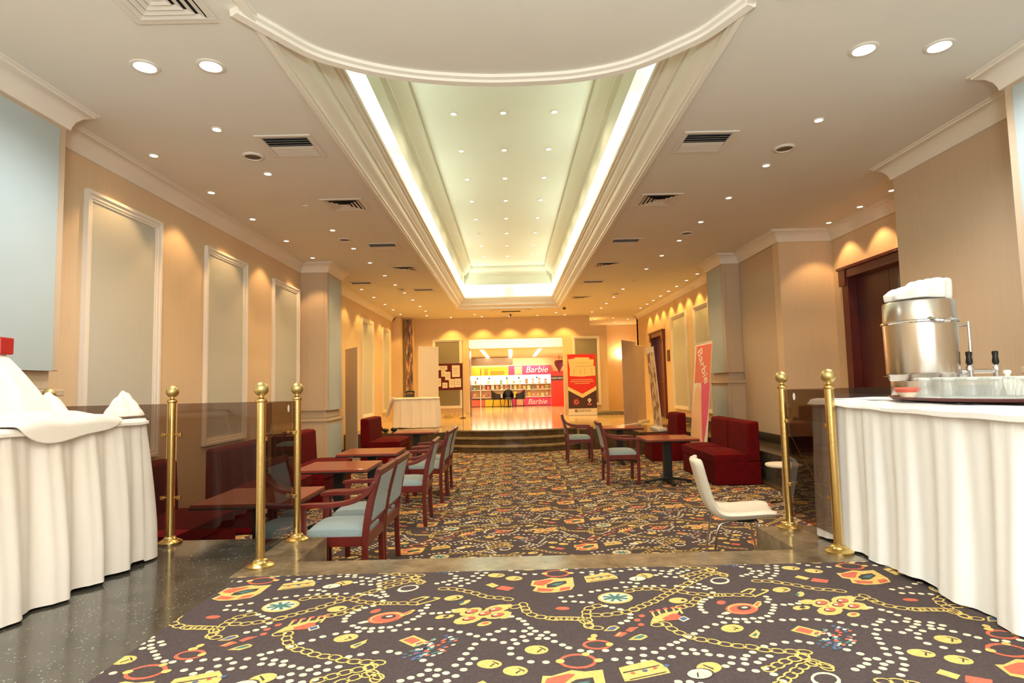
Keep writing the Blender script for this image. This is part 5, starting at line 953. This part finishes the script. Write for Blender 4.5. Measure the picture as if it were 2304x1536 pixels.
def rollup(x_, y_, zz, w_, h_, rz, label, m, tilt=0, name='rollup_banner', base='alu'):
    t = T(name, label, 'banner', (x_, y_, zz), rz)
    t.rotation_euler.x = tilt
    b = MB(); b.box(-w_ / 2 - .01, w_ / 2 + .01, -.09, .09, 0, .06); b.build('base', base, t, bevel=.01)
    b = MB(); b.box(-w_ / 2, w_ / 2, -.003, .003, .06, h_); sh = b.build('sheet', m, t)
    b = MB(); b.tube([(-w_ / 2, 0, h_), (w_ / 2, 0, h_)], .010, 8); b.tube([(0, .02, .05), (0, .02, h_)], .008, 8); b.build('pole', 'alu', t)
    return t
rollup(-2.30, 16.4, 0, .62, 2.12, math.radians(35), 'plain white roll-up banner behind the phone table', 'banner_white', .03)
rollup(-3.22, 11.95, LF, .8, 2.27, math.radians(-58), 'nearer of two blank roll-up banners behind the left column', 'banner_white')
rollup(-3.42, 12.75, LF, .5, 2.3, math.radians(-66), 'farther of two blank roll-up banners behind the left column', 'banner_white')
rollup(2.76, 13.75, 0, .85, 1.97, math.radians(57), 'wide beige blank roll-up banner at the right of the steps', 'banner_back')
rollup(3.22, 14.9, 0, .85, 1.93, math.radians(57), 'second beige roll-up banner, right behind the wide one', 'banner_back')
t = rollup(3.06, 12.45, .004, .8, 1.72, math.radians(-92), 'cream roll-up banner with brown blotches before the far right door', 'banner_white', .07)
ms2 = bpy.data.materials.new('blotched_print'); ms2.use_nodes = True; nt = ms2.node_tree; bs = nt.nodes['Principled BSDF']
tc = nt.nodes.new('ShaderNodeTexCoord'); nz = nt.nodes.new('ShaderNodeTexNoise'); nz.inputs['Scale'].default_value = 5; nz.inputs['Detail'].default_value = 6; nt.links.new(tc.outputs['Object'], nz.inputs['Vector'])
cr = nt.nodes.new('ShaderNodeValToRGB'); nt.links.new(nz.outputs[0], cr.inputs[0]); e = cr.color_ramp.elements
e[0].position = .46; e[0].color = (*lin((236, 206, 160)), 1); e[1].position = .56; e[1].color = (*lin((150, 96, 56)), 1)
nt.links.new(cr.outputs[0], bs.inputs['Base Color'])
for ch in t.children:
    if ch.name.startswith('sheet'): b = MB(); b.box(-.34, .34, -.0055, -.0035, .1, 1.62); b.build('print', ms2, ch)

# pink banner with script lettering (portrait left out)
t = rollup(3.18, 10.32, LF + .006, .85, 2.12, math.radians(-89), 'tall coral and pink banner with white script lettering between the right sofas', 'banner_white', -.10)
sheet = [c for c in t.children if c.name.startswith('sheet')][0]
b = MB(); b.box(-.36, .41, -.006, -.0035, 1.42, 2.08); b.build('print', 'coralp', sheet)
b = MB(); b.prism_xz([(.0, 1.42), (.41, 1.42), (.41, 1.0), (.33, .6), (.24, .35), (.10, .9)], -.0075, -.0036); b.build('print', 'pink', sheet)
b = MB(); b.prism_xz([(-.38, .1), (-.38, .9), (-.28, 1.3), (-.16, 1.40), (-.02, 1.3), (.1, .9), (.2, .4), (.2, .1)], -.009, -.0076); b.build('print', 'peach', sheet)
text('Barbie', .30, (.02, -.008, 1.74), (PI / 2, .9, 0), 'white', sheet, shear=.35)

# central red banner
t = T('standing_banner', 'red, cream and dark brown standing banner with chevron and logos', 'banner', (2.27, 18.95, 0))
b = MB(); b.box(-.46, .46, -.06, .06, 0, .06); b.build('base', 'alu', t, bevel=.01)
b = MB(); b.box(-.45, .45, -.004, .004, .06, 1.95); sh = b.build('sheet', 'banner_white', t)
def flat(poly, y, m, par, name='print'): b = MB(); b.prism_xz(poly, y - .002, y); return b.build(name, m, par)
flat([(-.45, 1.95), (.45, 1.95), (.45, .92), (0, .68), (-.45, .92)], -.0045, 'banner_red', sh)
flat([(-.45, .92), (0, .68), (.45, .92), (.45, .80), (0, .55), (-.45, .80)], -.0045, 'banner_cream', sh)
flat([(-.45, .80), (0, .55), (.45, .80), (.45, .22), (-.45, .22)], -.0045, 'banner_brown', sh)
flat([(-.43, 1.79), (-.22, 1.82), (-.20, 1.85), (.24, 1.84), (.27, 1.78), (.40, 1.77), (.38, 1.58), (.43, 1.55), (.44, 1.26), (0, 1.23), (-.39, 1.26), (-.38, 1.5)], -.007, 'banner_cream', sh)
b = MB()
for (x0, x1, z0) in ((-.17, .22, 1.665), (-.2, .4, 1.56)): b.box(x0, x1, -.0105, -.0095, z0, z0 + .006)
for x0 in (-.25, -.05, .09, .32): b.box(x0, x0 + .006, -.0105, -.0095, 1.3, 1.5)
b.build('thin_lines', 'ink', sh)
b = MB()
for z0, a in ((1.12, .34), (1.06, .38), (1.0, .24)):
    x0 = -a
    while x0 < a: wd = .03 + .03 * random.random(); b.box(x0, min(a, x0 + wd), -.0085, -.0075, z0, z0 + .028); x0 += wd + .012
b.build('print', 'peach', sh)
def ringo(cx, cz, r0, r1, y, m, par):
    b = MB(); n = 28; vs = [(cx + r * math.cos(2 * PI * k / n), y, cz + r * math.sin(2 * PI * k / n)) for r in (r0, r1) for k in range(n)]
    b.add(vs, [(k, (k + 1) % n, n + (k + 1) % n, n + k) for k in range(n)]); return b.build('logo', m, par)
ringo(-.2, .43, .095, .105, -.0075, 'banner_red', sh); ringo(-.2, .43, .03, .07, -.0075, 'coralp', sh)
flat([(-.2, .43), (-.14, .47), (-.12, .50), (-.17, .46)], -.0085, 'banner_brown', sh, 'logo')
ringo(.22, .48, .02, .055, -.0075, 'white', sh); flat([(.21, .44), (.25, .50), (.23, .40), (.18, .38)], -.0085, 'white', sh, 'logo'); flat([(.15, .33), (.29, .33), (.29, .36), (.15, .36)], -.0085, 'coralp', sh, 'logo')
text('EISMAN', .115, (.06, -.0055, .145), (PI / 2, 0, 0), 'ink', sh)
for dx in (0, .045):
    for dz in (0, .045): flat([(-.25 + dx, .105 + dz), (-.215 + dx, .105 + dz), (-.215 + dx, .14 + dz), (-.25 + dx, .14 + dz)], -.0065, 'banner_brown', sh, 'logo')
# stone display base (its figure is left out)
t = T('display_base', 'low grey rock-textured display base right of the red banner', 'pedestal', (3.2, 19.02, 0))
b = MB(); n = 14; vs = []; fs = []
for j in range(5):
    for i in range(n + 1):
        u = i / n; w_ = j / 4; vs.append((-.48 + .96 * u, -.16 + .32 * w_, .05 + .07 * math.sin(3 * u + .5) * (1 - abs(2 * w_ - 1) * .6) + .06 * u))
k0 = len(vs); vs += [(p[0], p[1], .0) for p in vs]
for j in range(4):
    for i in range(n): k = j * (n + 1) + i; fs.append((k, k + 1, k + n + 2, k + n + 1)); fs.append((k0 + k, k0 + k + n + 1, k0 + k + n + 2, k0 + k + 1))
for i in range(n): fs.append((i, i + 1, k0 + i + 1, k0 + i)); m_ = 4 * (n + 1); fs.append((m_ + i, m_ + i + 1, k0 + m_ + i + 1, k0 + m_ + i))
for j in range(4): fs.append((j * (n + 1), (j + 1) * (n + 1), k0 + (j + 1) * (n + 1), k0 + j * (n + 1))); fs.append((j * (n + 1) + n, (j + 1) * (n + 1) + n, k0 + (j + 1) * (n + 1) + n, k0 + j * (n + 1) + n))
b.add(vs, fs).build('rock', 'stone', t)
# wall sconce
t = T('wall_sconce', 'small glowing half-round wall sconce in the far alcove', 'sconce', (4.25, 22.9, 2.0))
b = MB(); b.lathe([(.05, -.08), (.12, 0), (.14, .06), (.13, .06), (.04, -.06)], 20, (0, -.14, 0)); b.build('shade', emit('sconce_glow', (1, .8, .45), 5), t, smooth=True)
b = MB(); b.box(-.03, .03, -.06, 0, -.06, .04); b.build('bracket', 'brass', t)
l = bpy.data.lights.new('lamp', 'POINT'); l.energy = 14; l.color = WARM; l.shadow_soft_size = .06; o = bpy.data.objects.new('lamp', l); COL.objects.link(o); o.parent = t; o.location = (0, -.14, .16)

# ================================================================== THE SHOP
wallbox('wall_shop_left', -2.7, -2.5, 19.75, 29.3, 0, 2.7, 'shopwall'); wallbox('wall_shop_right', 2.75, 2.95, 19.75, 29.3, 0, 2.7, 'shopwall')
wallbox('wall_shop_back', -2.7, 2.95, 29.1, 29.3, 0, 2.7, 'shopwall')
b = MB(); b.box(-2.7, 2.95, 20.9, 29.3, 2.33, 2.7); ST(b.build('ceiling', 'shopwall'), 'lowered shop ceiling')
b = MB(); b.box(-2.7, 2.95, 19.75, 20.9, 2.66, 2.75); ST(b.build('ceiling', 'white'), 'bright strip of shop ceiling behind the opening')
area('shop_cove_light', (.1, 20.2, 2.6), 3.6, .4, 55, (1, .86, .55), (math.radians(70), 0, 0))
for k, (xa, xb) in enumerate([(-1.05, -.95), (.0, -.0), (1.1, .98)]):
    t = T('led_track', ['left', 'middle', 'right'][k] + ' row of square LED lamps in the shop ceiling', 'ceiling light', (xa, 24.5, 2.33), 0, 'LED rows of the shop')
    for q in range(8):
        b = MB(); b.box(-.065, .065, -.11, .11, -.02, -.001); o = b.build('led_lamp', 'lens_led', t); o.location = (0, -2.6 + q * .75, 0)
area('shop_ceiling_light', (0, 24.5, 2.28), 3.2, 6.0, 120, (1, .82, .55))
b = MB(); b.box(-1.85, .1, 27.2, 27.6, 1.96, 2.33); tag(b.build('ceiling_beam', 'greybeam', bevel=.01), 'grey-brown hanging box below the shop ceiling on the left', 'beam')
# shelving on the back wall
def shopbox(x_, z_): return x_, z_
SX = lambda px: (px - 1150) / 46.0
t = T('shop_shelving', 'white backlit toy shelving along the shop back wall', 'shelving', (0, 28.75, 0))
b = MB(); b.box(-2.0, 1.95, .25, .3, 0, 2.0); b.build('back_panel', 'shopwall', t)
b = MB(); b.box(-1.95, 1.93, .235, .25, 1.07, 1.5); b.build('backlit_panel', 'shelf_glow', t)
for z_ in (.42, .78, 1.05):
    b = MB(); b.box(-2.0, 1.95, -.1, .25, z_, z_ + .03); b.build('shelf', 'white', t)
for x_ in (-2.0, -1.5, -.03, 1.92):
    b = MB(); b.box(x_, x_ + .04, -.1, .25, 0, 1.5); b.build('upright', 'white', t)
b = MB(); b.box(-1.95, -1.5, -.02, .24, 1.5, 1.92); b.box(-1.42, -.12, -.02, .24, 1.5, 1.92); b.build('graphic_panel', 'yellow', t)
b = MB(); b.box(-1.0, -.3, -.03, -.021, 1.55, 1.74); b.box(-1.3, -1.1, -.03, -.021, 1.55, 1.85); b.build('graphic_panel', 'orange', t)
b = MB(); b.box(-1.4, -.2, -.035, -.031, 1.82, 1.92); b.build('graphic_panel', 'green', t)
b = MB(); b.box(-.12, 1.93, -.02, .24, 1.5, 1.95); pk = b.build('graphic_panel', 'pink', t)
b = MB(); b.box(.18, .55, -.03, -.021, 1.52, 1.92); b.build('graphic_panel', 'peach', t)
text('Barbie', .42, (1.25, -.03, 1.74), (PI / 2, 0, 0), 'white', t, shear=.25, ext=.003)
b = MB(); b.box(-.03, 1.93, -.02, .24, .02, .42); b.build('graphic_panel', 'pink', t)
b = MB(); b.box(.25, .6, -.03, -.021, .05, .36); b.build('graphic_panel', 'peach', t)
text('Barbie', .36, (1.25, -.03, .2), (PI / 2, 0, 0), 'white', t, shear=.25, ext=.003)
b = MB(); b.box(-1.95, -1.3, -.02, .24, .02, .34); b.build('graphic_panel', 'coralp', t); b = MB(); b.box(-1.28, -.05, -.02, .24, .02, .34); b.build('graphic_panel', 'yellow', t)
for q_, x_ in enumerate((-1.62, -1.05, -.2, .38, 1.25)):
    s = T('clip_lamp', ['leftmost', 'second', 'middle', 'fourth', 'rightmost'][q_] + ' small black clip lamp before the backlit shop shelf', 'lamp', (x_, 28.55, 1.36), 0, 'black clip lamps of the shop shelf')
    b = MB(); b.sphere((0, 0, 0), .045, 12, 8); b.tube([(0, 0, 0), (0, .12, .14)], .01, 6); b.build('lamp_head', 'blackplastic', s, smooth=True)
cols = ['coralp', 'peach', 'yellow', 'pink', 'orange', 'white', 'teal', 'paper']; rn = random.Random(5)
for z_, kk in ((.45, 17), (.81, 17), (1.08, 12)):
    for k in range(kk):
        xx = -1.88 + 3.72 * (k + .5) / kk
        if min(abs(xx - q) for q in (-1.98, -1.48, -.01, 1.94)) < .12: continue
        w_, h_ = rn.uniform(.09, .15), rn.uniform(.14, .26)
        b = MB(); b.box(-w_ / 2, w_ / 2, -.04, .05, 0, h_); o = b.build('toy_box', rn.choice(cols), loc=(xx, 28.78, z_ + .001), bevel=.004)
        tag(o, 'small toy box on the ' + {.45: 'lowest', .81: 'middle', 1.08: 'brightly backlit top'}[z_] + ' shelf of the shop', 'toy box', 'toy boxes on the shop shelves')
        c_ = MB(); c_.box(-w_ * .3, w_ * .3, -.042, -.0405, h_ * .25, h_ * .7); c_.build('picture', rn.choice(cols), o)
t = T('red_display_panel', 'tall red display panel with white lettering at the right of the shop', 'display', (2.13, 27.3, 0))
b = MB(); b.box(-.29, .29, 0, .12, 0, 1.62); b.build('board', 'banner_red', t)
b = MB(); b.box(-.29, .29, -.006, -.001, 1.18, 1.40); b.build('lettering_band', 'banner_brown', t)
text('ANGRY BIRDS', .085, (0, -.009, 1.29), (PI / 2, 0, 0), 'white', t, ext=.002)
t = T('side_shelving', 'brightly lit white shelving receding along the right shop wall', 'shelving', (2.6, 23.8, 0))
for z_ in (.3, .7, 1.1, 1.5, 1.9):
    b = MB(); b.box(-.2, .15, -2.4, 2.6, z_, z_ + .03); b.build('shelf', 'white', t)
b = MB(); b.box(.1, .15, -2.4, 2.6, 1.0, 1.95); b.build('backlit_panel', 'shelf_glow', t)
b = MB(); b.box(-.2, .15, -2.44, -2.4, 0, 2.0); b.build('upright', 'white', t)
t = T('hanging_display', 'dark red cone-shaped hanging display in the shop', 'display', (2.1, 25.6, 1.5)); b = MB(); b.lathe([(.01, 0), (.08, .16), (.18, .32), (.22, .46), (.16, .54)], 16); b.tube([(0, 0, .6), (0, 0, .78)], .01, 6); b.build('body', 'burgundy', t, smooth=True)
b = MB(); b.box(-1.46, -1.37, 19.78, 20.6, 0, 2.3); tag(b.build('shop_door_leaf', 'doorwood'), 'open dark red door leaf at the left of the shop', 'door')
# dark chairs and table in the shop
def shopchair(x_, rz, label):
    t = T('shop_chair', label, 'chair', (x_, 27.6, 0), rz, 'black tub chairs of the shop')
    b = MB(); n = 14; vs = []; fs = []
    for j in range(2):
        for i in range(n + 1):
            a = -PI * .75 + PI * 1.5 * i / n; h_ = .62 + .2 * max(0, math.cos(a)); 
            vs += [(-.26 * math.cos(a), .26 * math.sin(a), .40 if j == 0 else h_), (-.22 * math.cos(a), .22 * math.sin(a), .40 if j == 0 else h_)]
    for i in range(n):
        a = 2 * i; c = 2 * (n + 1) + a
        fs += [(a, a + 2, c + 2, c), (a + 1, c + 1, c + 3, a + 3), (c, c + 2, c + 3, c + 1), (a, a + 1, a + 3, a + 2)]
    b.add(vs, fs).build('backrest', 'blackplastic', t, smooth=50)
    b = MB(); b.lathe([(.23, .36), (.24, .42), (.2, .45), (.001, .46)], 20); b.build('seat', 'blackplastic', t, smooth=50)
    for sx in (-1, 1):
        for sy in (-1, 1): b = MB(); b.tube([(sx * .15, sy * .15, .38), (sx * .2, sy * .2, .003)], .014, 8); b.build('leg', 'blackplastic', t)
shopchair(-.68, 0, 'left black tub chair at the shop table'); shopchair(.38, PI, 'right black tub chair at the shop table')
shopchair(-.15, -PI / 2, 'middle black tub chair seen from behind'); 
t = T('shop_table', 'small round black table among the shop chairs', 'table', (-.15, 28.2, 0)); b = MB(); b.lathe([(.26, .62), (.26, .65), (.001, .651)], 24); b.build('tabletop', 'blackplastic', t); b = MB(); b.tube([(0, 0, .02), (0, 0, .62)], .03, 10); b.lathe([(.2, .003), (.2, .02), (.03, .04)], 20); b.build('pedestal', 'blackplastic', t)
area('shop_shelf_light', (0, 28.4, 2.2), 3.6, .3, 22, (1, .88, .66), (math.radians(35), 0, 0))

# lettering as plain meshes
dg = bpy.context.evaluated_depsgraph_get()
for o in [q for q in SC.objects if q.type == 'FONT']:
    me = bpy.data.meshes.new_from_object(o.evaluated_get(dg)); n = bpy.data.objects.new('lettering', me); COL.objects.link(n)
    n.parent = o.parent; n.location = o.location; n.rotation_euler = o.rotation_euler; bpy.data.objects.remove(o, do_unlink=True)
